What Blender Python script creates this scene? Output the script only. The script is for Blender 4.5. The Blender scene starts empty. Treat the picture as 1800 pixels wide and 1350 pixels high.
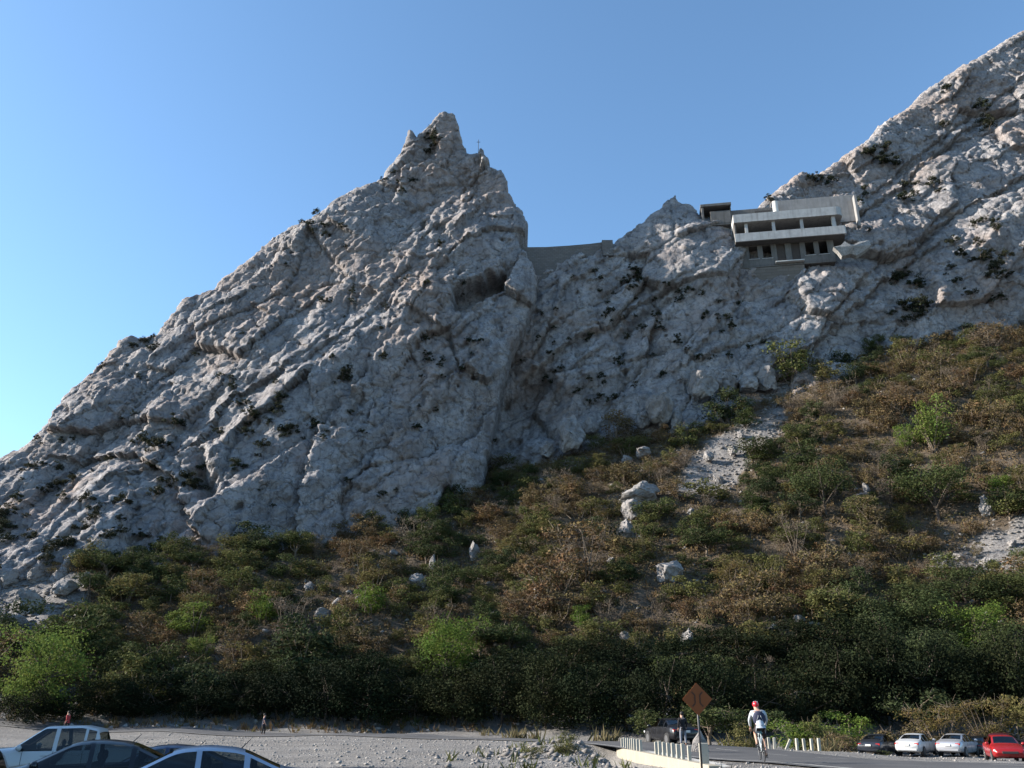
import bpy, bmesh, math, random
import numpy as np
from mathutils import Vector, Matrix
from mathutils.bvhtree import BVHTree

random.seed(7)
RS = np.random.RandomState(11)
scene = bpy.context.scene
COL = scene.collection

# ------------------------------------------------------------------ camera
CAM_Z = 1.7
F_PX = 1500.0
PITCH = math.atan(575.0 / F_PX)
CP, SP = math.cos(PITCH), math.sin(PITCH)
cam_d = bpy.data.cameras.new('camera')
cam_d.sensor_fit = 'HORIZONTAL'
cam_d.sensor_width = 36.0
cam_d.lens = 36.0 * F_PX / 1800.0
cam_d.clip_start = 0.1
cam_d.clip_end = 9000.0
cam = bpy.data.objects.new('camera', cam_d)
cam.location = (0, 0, CAM_Z)
cam.rotation_euler = (math.radians(90) + PITCH, 0, 0)
COL.objects.link(cam)
scene.camera = cam

# ------------------------------------------------------------------ light
SUN_EL = math.radians(24.0)
SUN_AZ = math.radians(-85.0)          # from +Y, negative = towards -X
sun_dir = Vector((math.sin(SUN_AZ) * math.cos(SUN_EL), math.cos(SUN_AZ) * math.cos(SUN_EL), math.sin(SUN_EL)))
world = bpy.data.worlds.new('World')
scene.world = world
world.use_nodes = True
wn = world.node_tree.nodes
wl = world.node_tree.links
wn.clear()
wo = wn.new('ShaderNodeOutputWorld')
wb = wn.new('ShaderNodeBackground')
sk = wn.new('ShaderNodeTexSky')
sk.sky_type = 'NISHITA'
sk.sun_disc = False
sk.sun_elevation = SUN_EL
sk.sun_rotation = SUN_AZ
sk.altitude = 300
sk.air_density = 1.0
sk.dust_density = 0.5
sk.ozone_density = 4.0
wb.inputs['Strength'].default_value = 0.10
tint = wn.new('ShaderNodeMix')
tint.data_type = 'RGBA'; tint.blend_type = 'MULTIPLY'
tint.inputs[0].default_value = 1.0
tint.inputs[7].default_value = (1.02, 1.09, 1.03, 1)      # white balance of the whole sky
wl.new(sk.outputs[0], tint.inputs[6])
wl.new(tint.outputs[2], wb.inputs[0])
wl.new(wb.outputs[0], wo.inputs[0])
sl = bpy.data.lights.new('sun', 'SUN')
sl.energy = 4.8
sl.angle = math.radians(0.53)
sl.color = (1.0, 0.93, 0.83)
so = bpy.data.objects.new('sun', sl)
so.rotation_euler = sun_dir.to_track_quat('Z', 'Y').to_euler()
so.location = (-60, 20, 80)
COL.objects.link(so)
vs = scene.view_settings
vs.view_transform = 'Standard'
vs.look = 'None'
vs.gamma = 1.0
vs.use_curve_mapping = False
vs.exposure = 1.5

# ------------------------------------------------------------------ helpers
def P(u, v, Y):
    """the point at depth Y that lies behind photo pixel (u, v)"""
    r = (u - 900.0) / F_PX
    up = (675.0 - v) / F_PX
    dy = CP - up * SP
    dz = SP + up * CP
    t = Y / dy
    return Vector((r * t, Y, CAM_Z + dz * t))

def ray(u, v):
    r = (u - 900.0) / F_PX
    up = (675.0 - v) / F_PX
    return Vector((r, CP - up * SP, SP + up * CP))

def project(x, y, z):
    zz = z - CAM_Z
    ax = y * CP + zz * SP
    up = -y * SP + zz * CP
    return 900 + F_PX * x / ax, 675 - F_PX * up / ax, ax

def tag(o, label=None, cat=None, group=None, kind=None):
    if label: o['label'] = label
    if cat: o['category'] = cat
    if group: o['group'] = group
    if kind: o['kind'] = kind
    return o

def empty(name, loc=(0, 0, 0), rz=0.0, label=None, cat=None, group=None):
    o = bpy.data.objects.new(name, None)
    o.location = loc
    o.rotation_euler = (0, 0, rz)
    o.empty_display_size = 0.2
    COL.objects.link(o)
    return tag(o, label, cat, group)

def link(name, mesh, mats=None, parent=None, smooth=False):
    if mats is not None:
        if not isinstance(mats, (list, tuple)): mats = [mats]
        mesh.materials.clear()
        for m in mats: mesh.materials.append(m)
    if smooth:
        mesh.polygons.foreach_set('use_smooth', np.ones(len(mesh.polygons), dtype=bool))
    o = bpy.data.objects.new(name, mesh)
    COL.objects.link(o)
    if parent is not None: o.parent = parent
    return o

def np_mesh(name, co, faces, mat_idx=None):
    """co (N,3) float, faces (M,k) int with one k"""
    me = bpy.data.meshes.new(name)
    co = np.ascontiguousarray(co, dtype=np.float32)
    faces = np.ascontiguousarray(faces, dtype=np.int32)
    m, k = faces.shape
    me.vertices.add(len(co))
    me.vertices.foreach_set('co', co.ravel())
    me.loops.add(m * k)
    me.loops.foreach_set('vertex_index', faces.ravel())
    me.polygons.add(m)
    me.polygons.foreach_set('loop_start', np.arange(0, m * k, k, dtype=np.int32))
    if mat_idx is not None:
        me.polygons.foreach_set('material_index', np.asarray(mat_idx, dtype=np.int32))
    me.update(calc_edges=True)
    return me

class MB:
    """collects simple solids and links them as one mesh"""
    def __init__(self):
        self.v = []; self.f = []
    def add(self, vs, fs):
        n = len(self.v)
        self.v += [tuple(p) for p in vs]
        self.f += [tuple(i + n for i in f) for f in fs]
        return self
    def box(self, x0, x1, y0, y1, z0, z1, M=None):
        vs = [Vector(p) for p in ((x0,y0,z0),(x1,y0,z0),(x1,y1,z0),(x0,y1,z0),(x0,y0,z1),(x1,y0,z1),(x1,y1,z1),(x0,y1,z1))]
        if M is not None: vs = [M @ p for p in vs]
        return self.add(vs, [(0,3,2,1),(4,5,6,7),(0,1,5,4),(1,2,6,5),(2,3,7,6),(3,0,4,7)])
    def prism(self, pts, z0, z1, M=None):
        n = len(pts)
        vs = [Vector((p[0], p[1], z0)) for p in pts] + [Vector((p[0], p[1], z1)) for p in pts]
        if M is not None: vs = [M @ p for p in vs]
        fs = [tuple(range(n - 1, -1, -1)), tuple(range(n, 2 * n))]
        fs += [(i, (i + 1) % n, n + (i + 1) % n, n + i) for i in range(n)]
        return self.add(vs, fs)
    def tube(self, pts, rad, seg=8, caps=True):
        pts = [Vector(p) for p in pts]
        if not isinstance(rad, (list, tuple)): rad = [rad] * len(pts)
        rings = []
        vs = []
        for i, p in enumerate(pts):
            a = pts[max(i - 1, 0)]; b = pts[min(i + 1, len(pts) - 1)]
            d = (b - a)
            if d.length < 1e-9: d = Vector((0, 0, 1))
            d.normalize()
            ref = Vector((0, 0, 1)) if abs(d.z) < 0.9 else Vector((1, 0, 0))
            s = d.cross(ref).normalized(); t = s.cross(d).normalized()
            for k in range(seg):
                an = 2 * math.pi * k / seg
                vs.append(p + s * (rad[i] * math.cos(an)) + t * (rad[i] * math.sin(an)))
        fs = []
        for i in range(len(pts) - 1):
            for k in range(seg):
                k2 = (k + 1) % seg
                fs.append((i * seg + k, i * seg + k2, (i + 1) * seg + k2, (i + 1) * seg + k))
        if caps:
            fs.append(tuple(range(seg)))
            fs.append(tuple((len(pts) - 1) * seg + k for k in reversed(range(seg))))
        return self.add(vs, fs)
    def torus(self, c, R, r, axis='x', seg=28, ring=8):
        vs = []; fs = []
        for i in range(seg):
            a = 2 * math.pi * i / seg
            for k in range(ring):
                b = 2 * math.pi * k / ring
                q = R + r * math.cos(b)
                p = (r * math.sin(b), q * math.cos(a), q * math.sin(a))
                if axis == 'y': p = (q * math.cos(a), r * math.sin(b), q * math.sin(a))
                vs.append((c[0] + p[0], c[1] + p[1], c[2] + p[2]))
        for i in range(seg):
            for k in range(ring):
                i2 = (i + 1) % seg; k2 = (k + 1) % ring
                fs.append((i * ring + k, i2 * ring + k, i2 * ring + k2, i * ring + k2))
        return self.add(vs, fs)
    def sphere(self, c, r, nu=12, nv=8, sc=(1, 1, 1)):
        vs = [(c[0], c[1], c[2] + r * sc[2])]; fs = []
        for j in range(1, nv):
            t = math.pi * j / nv
            for i in range(nu):
                a = 2 * math.pi * i / nu
                vs.append((c[0] + r * sc[0] * math.sin(t) * math.cos(a), c[1] + r * sc[1] * math.sin(t) * math.sin(a), c[2] + r * sc[2] * math.cos(t)))
        vs.append((c[0], c[1], c[2] - r * sc[2]))
        last = len(vs) - 1
        for i in range(nu):
            fs.append((0, 1 + i, 1 + (i + 1) % nu))
            fs.append((last, 1 + (nv - 2) * nu + (i + 1) % nu, 1 + (nv - 2) * nu + i))
        for j in range(nv - 2):
            for i in range(nu):
                a = 1 + j * nu + i; b = 1 + j * nu + (i + 1) % nu
                fs.append((a, a + nu, b + nu, b))
        return self.add(vs, fs)
    def build(self, name, mat, parent=None, smooth=False, bevel=0.0):
        me = bpy.data.meshes.new(name)
        me.from_pydata(self.v, [], self.f)
        bm = bmesh.new(); bm.from_mesh(me)
        bmesh.ops.recalc_face_normals(bm, faces=bm.faces)
        if bevel > 0:
            bmesh.ops.bevel(bm, geom=list(bm.edges), offset=bevel, segments=1, affect='EDGES', clamp_overlap=True)
        bm.to_mesh(me); bm.free()
        me.update()
        return link(name, me, mat, parent, smooth)

# ------------------------------------------------------------------ numpy noise
def _perm(seed):
    r = np.random.RandomState(seed)
    p = r.permutation(256)
    g = r.uniform(0, 2 * np.pi, 256)
    return np.concatenate([p, p, p]), np.cos(g), np.sin(g)
_pc = {}
def perlin(x, y, seed=0):
    if seed not in _pc: _pc[seed] = _perm(seed)
    p, gx, gy = _pc[seed]
    xi = np.floor(x).astype(np.int64); yi = np.floor(y).astype(np.int64)
    xf = x - xi; yf = y - yi
    xi &= 255; yi &= 255
    u = xf * xf * xf * (xf * (xf * 6 - 15) + 10); v = yf * yf * yf * (yf * (yf * 6 - 15) + 10)
    def g(ix, iy, dx, dy):
        h = p[p[ix & 255] + (iy & 255)]
        return gx[h] * dx + gy[h] * dy
    n00 = g(xi, yi, xf, yf); n10 = g(xi + 1, yi, xf - 1, yf)
    n01 = g(xi, yi + 1, xf, yf - 1); n11 = g(xi + 1, yi + 1, xf - 1, yf - 1)
    a = n00 + u * (n10 - n00); b = n01 + u * (n11 - n01)
    return (a + v * (b - a)) * 1.5
def fbm(x, y, octv=4, seed=0, gain=0.5):
    s = 0; a = 1.0
    for o in range(octv):
        s = s + a * perlin(x * 2 ** o + 13.7 * o, y * 2 ** o - 7.1 * o, seed + o)
        a *= gain
    return s
def ridged(x, y, octv=4, seed=0, gain=0.5):
    s = 0; a = 1.0
    for o in range(octv):
        s = s + a * (0.5 - np.abs(perlin(x * 2.1 ** o + 3.3 * o, y * 2.1 ** o + 5.1 * o, seed + o)) * 1.6)
        a *= gain
    return s
def _h(ix, iy, seed):
    n = (ix * 374761393 + iy * 668265263 + seed * 982451653) & 0xFFFFFFFF
    n = ((n ^ (n >> 13)) * 1274126177) & 0xFFFFFFFF
    n = n ^ (n >> 16)
    return (n & 0xFFFFFF) / float(0xFFFFFF)
def facets(x, y, seed=0):
    """worley cells, each a randomly tilted flat plate; returns height, edge distance F2-F1, cell random"""
    xi = np.floor(x).astype(np.int64); yi = np.floor(y).astype(np.int64)
    b1 = np.full(x.shape, 9e9); b2 = np.full(x.shape, 9e9)
    hh = np.zeros(x.shape); cr = np.zeros(x.shape)
    for dx in (-1, 0, 1):
        for dy in (-1, 0, 1):
            cx = xi + dx; cy = yi + dy
            px = cx + _h(cx, cy, seed + 1); py = cy + _h(cx, cy, seed + 2)
            ex = x - px; ey = y - py
            d = ex * ex + ey * ey
            t1 = _h(cx, cy, seed + 3) * 2 - 1; t2 = _h(cx, cy, seed + 4) * 2 - 1; c0 = _h(cx, cy, seed + 5) * 2 - 1
            val = t1 * ex + t2 * ey + 0.35 * c0
            m = d < b1
            b2 = np.where(m, b1, np.minimum(b2, d))
            hh = np.where(m, val, hh); cr = np.where(m, c0, cr)
            b1 = np.where(m, d, b1)
    return hh, np.sqrt(b2) - np.sqrt(b1), cr

def blocks(x, y, seed=0, k=0.9):
    """crystalline relief: the upper hull of randomly turned gabled blocks"""
    xi = np.floor(x).astype(np.int64); yi = np.floor(y).astype(np.int64)
    best = np.full(x.shape, -9e9)
    for dx in (-1, 0, 1):
        for dy in (-1, 0, 1):
            cx = xi + dx; cy = yi + dy
            ex = x - cx - _h(cx, cy, seed + 1); ey = y - cy - _h(cx, cy, seed + 2)
            th = (_h(cx, cy, seed + 3) - 0.5) * 1.0
            ct, st = np.cos(th), np.sin(th)
            p = ex * ct + ey * st; q = -ex * st + ey * ct
            a = 0.5 + 0.9 * _h(cx, cy, seed + 4); b = 0.5 + 0.9 * _h(cx, cy, seed + 5)
            t1 = (_h(cx, cy, seed + 6) - 0.5) * 1.3
            val = 0.55 * (_h(cx, cy, seed + 7) - 0.5) + t1 * p - k * np.maximum(a * np.abs(p), b * np.abs(q))
            best = np.maximum(best, val)
    return best + 0.25

class RBF:
    """biharmonic interpolation through scattered 2-D samples"""
    def __init__(self, pts, val):
        self.p = np.asarray(pts, float)
        n = len(self.p)
        d = np.sqrt(((self.p[:, None] - self.p[None]) ** 2).sum(-1))
        A = np.zeros((n + 3, n + 3)); A[:n, :n] = d
        A[:n, n] = 1; A[:n, n + 1:] = self.p; A[n, :n] = 1; A[n + 1:, :n] = self.p.T
        b = np.zeros(n + 3); b[:n] = val
        self.w = np.linalg.lstsq(A, b, rcond=None)[0]
    def __call__(self, x, y):
        x = np.asarray(x, float); y = np.asarray(y, float)
        n = len(self.p)
        s = self.w[n] + self.w[n + 1] * x + self.w[n + 2] * y
        for i in range(n):
            s = s + self.w[i] * np.sqrt((x - self.p[i, 0]) ** 2 + (y - self.p[i, 1]) ** 2)
        return s

def poly_sd(px, pz, poly):
    """signed distance (positive inside) to a polygon and the nearest boundary point"""
    best = np.full(px.shape, 1e18); nx = np.zeros(px.shape); nz = np.zeros(px.shape)
    ins = np.zeros(px.shape, bool)
    n = len(poly)
    for i in range(n):
        ax, az = poly[i]; bx, bz = poly[(i + 1) % n]
        ex, ez = bx - ax, bz - az
        L = ex * ex + ez * ez + 1e-12
        t = np.clip(((px - ax) * ex + (pz - az) * ez) / L, 0, 1)
        qx = ax + t * ex; qz = az + t * ez
        d = (px - qx) ** 2 + (pz - qz) ** 2
        m = d < best
        best = np.where(m, d, best); nx = np.where(m, qx, nx); nz = np.where(m, qz, nz)
        c = (az > pz) != (bz > pz)
        if az != bz:
            ins ^= c & (px < (bx - ax) * (pz - az) / (bz - az) + ax)
    d = np.sqrt(best)
    return np.where(ins, d, -d), nx, nz

def seg_sd(px, pz, line):
    """distance to a polyline, and the signed side distance"""
    best = np.full(px.shape, 1e18); side = np.zeros(px.shape)
    for i in range(len(line) - 1):
        ax, az = line[i]; bx, bz = line[i + 1]
        ex, ez = bx - ax, bz - az
        L = ex * ex + ez * ez + 1e-12
        t = np.clip(((px - ax) * ex + (pz - az) * ez) / L, 0, 1)
        d = (px - ax - t * ex) ** 2 + (pz - az - t * ez) ** 2
        m = d < best
        best = np.where(m, d, best)
        side = np.where(m, np.sign(ex * (pz - az) - ez * (px - ax)), side)
    return np.sqrt(best), side

# ------------------------------------------------------------------ materials
class NT:
    def __init__(self, name):
        self.m = bpy.data.materials.new(name)
        self.m.use_nodes = True
        self.t = self.m.node_tree
        self.b = self.t.nodes['Principled BSDF']
        self.out = self.t.nodes['Material Output']
    def n(self, typ, **kw):
        nd = self.t.nodes.new(typ)
        for k, v in kw.items():
            if k.startswith('i_'):
                key = k[2:].replace('_', ' ')
                nd.inputs[key].default_value = v
            else: setattr(nd, k, v)
        return nd
    def l(self, a, b): self.t.links.new(a, b)
    def coord(self, scale=(1, 1, 1), kind='Object'):
        c = self.n('ShaderNodeTexCoord'); m = self.n('ShaderNodeMapping')
        m.inputs['Scale'].default_value = scale
        self.l(c.outputs[kind], m.inputs['Vector'])
        return m.outputs[0]
    def noise(self, vec, scale, detail=6, rough=0.6, dist=0.0):
        t = self.n('ShaderNodeTexNoise')
        t.inputs['Scale'].default_value = scale; t.inputs['Detail'].default_value = detail
        t.inputs['Roughness'].default_value = rough; t.inputs['Distortion'].default_value = dist
        if vec is not None: self.l(vec, t.inputs['Vector'])
        return t.outputs['Fac']
    def ramp(self, fac, stops):
        r = self.n('ShaderNodeValToRGB')
        el = r.color_ramp.elements
        while len(el) < len(stops): el.new(0.5)
        for e, (p, c) in zip(el, stops):
            e.position = p
            e.color = (c, c, c, 1) if not isinstance(c, (tuple, list)) else (*c, 1)
        self.l(fac, r.inputs[0])
        return r.outputs[0]
    def mix(self, fac, a, b, mode='MIX'):
        m = self.n('ShaderNodeMix', data_type='RGBA', blend_type=mode)
        for sock, val in ((m.inputs[0], fac), (m.inputs[6], a), (m.inputs[7], b)):
            if hasattr(val, 'node'): self.l(val, sock)
            elif isinstance(val, (tuple, list)): sock.default_value = (*val, 1) if len(val) == 3 else val
            else: sock.default_value = val
        return m.outputs[2]
    def bump(self, h, dist, strength=1.0, normal=None):
        b = self.n('ShaderNodeBump')
        b.inputs['Distance'].default_value = dist; b.inputs['Strength'].default_value = strength
        self.l(h, b.inputs['Height'])
        if normal is not None: self.l(normal, b.inputs['Normal'])
        return b.outputs[0]
    def fin(self, color=None, rough=0.9, normal=None, metal=0.0, spec=0.3):
        if color is not None:
            if hasattr(color, 'node'): self.l(color, self.b.inputs['Base Color'])
            else: self.b.inputs['Base Color'].default_value = (*color, 1)
        self.b.inputs['Roughness'].default_value = rough
        self.b.inputs['Metallic'].default_value = metal
        self.b.inputs['Specular IOR Level'].default_value = spec
        if normal is not None: self.l(normal, self.b.inputs['Normal'])
        return self.m

def mat_plain(name, col, rough=0.6, metal=0.0, var=0.12, scale=6.0, bump=0.0, spec=0.4, coat=0.0):
    t = NT(name)
    v = t.coord()
    n = t.noise(v, scale, 5, 0.6)
    c = t.mix(n, tuple(x * (1 - var) for x in col), tuple(min(1, x * (1 + var)) for x in col))
    nm = t.bump(n, bump) if bump > 0 else None
    if coat > 0: t.b.inputs['Coat Weight'].default_value = coat; t.b.inputs['Coat Roughness'].default_value = 0.08
    return t.fin(c, rough, nm, metal, spec)

def mat_rock(name, light=(0.322, 0.304, 0.302), dark=(0.196, 0.182, 0.183), warm=(0.285, 0.215, 0.178), scale=1.0, warm_amt=0.6, streak=True):
    t = NT(name)
    v = t.coord()
    big = t.noise(v, 0.035 * scale, 5, 0.6, 0.6)
    mid = t.noise(v, 0.22 * scale, 7, 0.65, 0.4)
    fine = t.noise(v, 1.6 * scale, 6, 0.7)
    c = t.mix(t.ramp(mid, [(0.36, 0.0), (0.62, 1.0)]), dark, light)
    c = t.mix(t.ramp(fine, [(0.34, 0.75), (0.50, 0.0)]), c, tuple(x * 0.5 for x in dark))
    pit = t.noise(v, 0.75 * scale, 5, 0.75, 0.8)
    c = t.mix(t.ramp(pit, [(0.60, 0.0), (0.70, 0.75)]), c, tuple(x * 0.42 for x in dark))
    wf = t.n('ShaderNodeMath', operation='MULTIPLY')
    t.l(t.ramp(big, [(0.47, 0.0), (0.64, 1.0)]), wf.inputs[0]); wf.inputs[1].default_value = warm_amt
    c = t.mix(wf.outputs[0], c, warm)
    if streak:
        vs_ = t.coord((0.55 * scale, 0.55 * scale, 0.045 * scale))
        st = t.noise(vs_, 1.0, 5, 0.6, 0.3)
        c = t.mix(t.ramp(st, [(0.52, 0.0), (0.70, 0.6)]), c, (0.12, 0.108, 0.108))
    vo = t.n('ShaderNodeTexVoronoi', feature='DISTANCE_TO_EDGE')
    vo.inputs['Scale'].default_value = 0.38 * scale
    dv = t.n('ShaderNodeMix', data_type='VECTOR'); 
    nz = t.n('ShaderNodeTexNoise'); nz.inputs['Scale'].default_value = 0.5 * scale; nz.inputs['Detail'].default_value = 4
    t.l(v, nz.inputs['Vector'])
    ad = t.n('ShaderNodeVectorMath', operation='MULTIPLY_ADD')
    t.l(nz.outputs['Color'], ad.inputs[0]); ad.inputs[1].default_value = (2.2 / scale,) * 3; t.l(v, ad.inputs[2])
    t.l(ad.outputs[0], vo.inputs['Vector'])
    crack = t.ramp(vo.outputs['Distance'], [(0.0, 0.0), (0.06, 1.0)])
    vf = t.n('ShaderNodeTexVoronoi'); vf.inputs['Scale'].default_value = 0.85 * scale; t.l(ad.outputs[0], vf.inputs['Vector'])
    vg = t.n('ShaderNodeTexVoronoi'); vg.inputs['Scale'].default_value = 2.3 * scale; t.l(ad.outputs[0], vg.inputs['Vector'])
    nm = t.bump(crack, 0.16 / scale, 0.8)
    nm = t.bump(vf.outputs['Color'], 0.22 / scale, 0.8, nm)
    nm = t.bump(vg.outputs['Color'], 0.10 / scale, 0.8, nm)
    c = t.mix(t.ramp(vo.outputs['Distance'], [(0.0, 0.35), (0.03, 0.0)]), c, tuple(x * 0.35 for x in dark))
    nm = t.bump(mid, 0.2 / scale, 0.8, nm)
    nm = t.bump(fine, 0.30 / scale, 1.0, nm)
    return t.fin(c, 0.92, nm, 0, 0.15)

def mat_leaf(name, cols, trans=0.25, hue=0.03):
    """leaf colour varies plant to plant and leaf clump to leaf clump"""
    t = NT(name)
    oi = t.n('ShaderNodeObjectInfo')
    v = t.coord()
    n = t.noise(v, 1.1, 3, 0.6)
    n2 = t.noise(v, 6.0, 2, 0.6)
    c = t.ramp(oi.outputs['Random'], [(i / max(1, len(cols) - 1), cc) for i, cc in enumerate(cols)])
    hsv = t.n('ShaderNodeHueSaturation')
    t.l(c, hsv.inputs['Color'])
    mr = t.n('ShaderNodeMapRange'); mr.inputs[1].default_value = 0.3; mr.inputs[2].default_value = 0.7
    mr.inputs[3].default_value = 0.72; mr.inputs[4].default_value = 1.35
    t.l(n, mr.inputs[0]); t.l(mr.outputs[0], hsv.inputs['Value'])
    mh = t.n('ShaderNodeMapRange'); mh.inputs[1].default_value = 0.3; mh.inputs[2].default_value = 0.7
    mh.inputs[3].default_value = 0.5 - hue; mh.inputs[4].default_value = 0.5 + hue
    t.l(n2, mh.inputs[0]); t.l(mh.outputs[0], hsv.inputs['Hue'])
    t.fin(hsv.outputs[0], 0.85, None, 0, 0.06)
    tr = t.n('ShaderNodeBsdfTranslucent')
    t.l(hsv.outputs[0], tr.inputs['Color'])
    ms = t.n('ShaderNodeMixShader'); ms.inputs[0].default_value = trans
    t.l(t.b.outputs[0], ms.inputs[1]); t.l(tr.outputs[0], ms.inputs[2])
    t.l(ms.outputs[0], t.out.inputs[0])
    return t.m

M = {}
M['rock_peak'] = mat_rock('rock_peak')
M['rock_massif'] = mat_rock('rock_massif', light=(0.328, 0.311, 0.308), dark=(0.198, 0.185, 0.185), warm=(0.275, 0.208, 0.172), warm_amt=0.62)
M['boulder'] = mat_rock('boulder', light=(0.30, 0.282, 0.27), dark=(0.18, 0.166, 0.16), scale=3.0, warm_amt=0.3, streak=False)
M['stone'] = mat_plain('stone', (0.24, 0.225, 0.213), 0.9, var=0.3, scale=2.0, spec=0.15)
M['bark'] = mat_plain('bark', (0.085, 0.065, 0.05), 0.95, var=0.3, scale=8, bump=0.02)
M['twig'] = mat_plain('twig', (0.15, 0.115, 0.085), 0.95, var=0.3, scale=4)
M['leaf_dry'] = mat_leaf('leaf_dry', [(0.095, 0.066, 0.034), (0.125, 0.086, 0.042), (0.105, 0.086, 0.042), (0.14, 0.10, 0.048), (0.11, 0.066, 0.034)], 0.15)
M['leaf_olive'] = mat_leaf('leaf_olive', [(0.090, 0.088, 0.032), (0.070, 0.078, 0.027), (0.115, 0.096, 0.038), (0.085, 0.095, 0.034), (0.13, 0.105, 0.04)], 0.22)
M['leaf_green'] = mat_leaf('leaf_green', [(0.038, 0.050, 0.020), (0.050, 0.062, 0.022), (0.036, 0.047, 0.022), (0.062, 0.072, 0.025)], 0.2)
M['leaf_bright'] = mat_leaf('leaf_bright', [(0.085, 0.125, 0.026), (0.10, 0.145, 0.030), (0.11, 0.14, 0.036)], 0.3)
M['leaf_yellow'] = mat_leaf('leaf_yellow', [(0.135, 0.10, 0.034), (0.115, 0.092, 0.04)], 0.3)
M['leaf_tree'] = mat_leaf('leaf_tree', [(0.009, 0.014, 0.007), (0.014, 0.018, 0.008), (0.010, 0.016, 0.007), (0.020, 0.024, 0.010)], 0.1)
M['leaf_cliff'] = mat_leaf('leaf_cliff', [(0.028, 0.034, 0.019), (0.040, 0.040, 0.024), (0.025, 0.031, 0.019)], 0.15)
M['leaf_twig'] = mat_leaf('leaf_twig', [(0.105, 0.085, 0.066), (0.12, 0.10, 0.075), (0.09, 0.072, 0.058)], 0.1)
def mat_under():
    t = NT('leaf_under')
    v = t.coord()
    n = t.noise(v, 0.16, 4, 0.6); n2 = t.noise(v, 0.9, 4, 0.65)
    c = t.ramp(n, [(0.30, (0.055, 0.062, 0.024)), (0.42, (0.095, 0.088, 0.034)), (0.52, (0.11, 0.078, 0.040)), (0.62, (0.085, 0.066, 0.038)), (0.72, (0.06, 0.070, 0.026))])
    c = t.mix(t.ramp(n2, [(0.35, 0.0), (0.65, 1.0)]), c, (0.12, 0.085, 0.045), 'MIX')
    return t.fin(c, 0.9, None, 0, 0.05)
M['leaf_under'] = mat_under()
M['rubble'] = mat_plain('rubble', (0.165, 0.153, 0.145), 0.9, var=0.35, scale=2.0, spec=0.1)
M['grass_dry'] = mat_leaf('grass_dry', [(0.14, 0.115, 0.065), (0.11, 0.10, 0.05)], 0.3)
M['concrete'] = mat_plain('concrete', (0.40, 0.385, 0.36), 0.9, var=0.25, scale=0.9, bump=0.03, spec=0.2)
M['concrete_pale'] = mat_plain('concrete_pale', (0.50, 0.485, 0.46), 0.9, var=0.16, scale=1.2, bump=0.02, spec=0.2)
# ------------------------------------------------------------------ terrain
tc = []                                   # control points (x, y, z)
for u, v, Y in [
    (1335, 1343, 29), (1250, 1343, 29.5), (1100, 1313.5, 50), (1190, 1308, 55), (1360, 1317, 55), (1441, 1322, 52),
    (1610, 1328, 66), (1545, 1328, 66), (1690, 1329, 65), (1762, 1338, 54.5), (1700, 1347, 43),
    (700, 1350, 28), (400, 1350, 30), (900, 1350, 28), (600, 1290, 75), (300, 1283, 80), (0, 1268, 84), (900, 1299, 66), (1050, 1305, 57), (750, 1290, 78),
    (-200, 1262, 88), (2000, 1335, 60),
    # foot of the slope
    (450, 1279, 88), (200, 1272, 89), (700, 1283, 88), (900, 1288, 84), (1100, 1297, 78), (1300, 1309, 73), (1500, 1306, 78), (1680, 1308, 76), (1800, 1312, 74), (2000, 1310, 74),
    # foot of the cliffs
    (-200, 1085, 119), (0, 1035, 123), (150, 1000, 125), (300, 982, 128), (460, 974, 130), (600, 944, 134), (760, 905, 140), (845, 880, 144),
    (950, 826, 150), (1050, 790, 151), (1170, 763, 150), (1300, 712, 153), (1400, 665, 156), (1550, 613, 159), (1700, 590, 160), (1800, 576, 160), (2000, 548, 162),
    # swells of the slope
    (300, 1118, 106), (800, 1065, 112), (1300, 950, 116), (1600, 930, 114), (1500, 1150, 92), (1000, 1180, 94), (1780, 1150, 90)]:
    p = P(u, v, Y); tc.append((p.x, p.y, p.z))
tc += [(0, 0, 0.15), (-12, 0, -0.3), (15, 0, 0.3), (-30, -20, -0.3), (35, -20, 0.3), (-8, 15, -0.32), (-6, 19, -0.33), (-10, 24, -0.48), (-15, 30, -0.55), (-30, 40, -0.2),
       (25, 25, 0.2), (45, 40, -0.3), (-60, 60, 0.8), (-90, 30, 1.5), (-90, -20, 1.5), (80, 20, 0), (90, 60, -1), (-120, 90, 2.5), (100, -20, 0),
       (-130, 180, 18), (-60, 190, 40), (0, 190, 60), (60, 190, 80), (150, 190, 95), (-160, 120, 8), (190, 120, 40), (190, 80, 2)]
tc = np.array(tc)
base_z = RBF(tc[:, :2], tc[:, 2])

road_c = [(19, -20), (18, 5), (16.2, 20), (13.6, 34), (11.2, 46), (7.6, 57), (0.5, 67), (-10, 75), (-25, 81), (-50, 86), (-85, 90)]
road_w = [5.0, 5.0, 5.6, 6.6, 5.2, 4.4, 3.9, 3.6, 3.4, 3.2, 3.2]
def smooth_line(pts, n):
    p = np.array(pts, float)
    out = []
    m = len(p)
    for i in range(m - 1):
        p0 = p[max(i - 1, 0)]; p1 = p[i]; p2 = p[i + 1]; p3 = p[min(i + 2, m - 1)]
        for k in range(n):
            t = k / n
            out.append(0.5 * ((2 * p1) + (-p0 + p2) * t + (2 * p0 - 5 * p1 + 4 * p2 - p3) * t * t + (-p0 + 3 * p1 - 3 * p2 + p3) * t ** 3))
    out.append(p[-1])
    return np.array(out)
road_line = smooth_line([(a[0], a[1], w) for a, w in zip(road_c, road_w)], 10)
def road_dist(x, y):
    d, _ = seg_sd(x, y, [tuple(q[:2]) for q in road_line])
    w = np.interp(y, [-20, 20, 34, 46, 57, 67, 90], [5, 5.6, 6.6, 5.2, 4.4, 3.9, 3.2])
    return d - w
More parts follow.
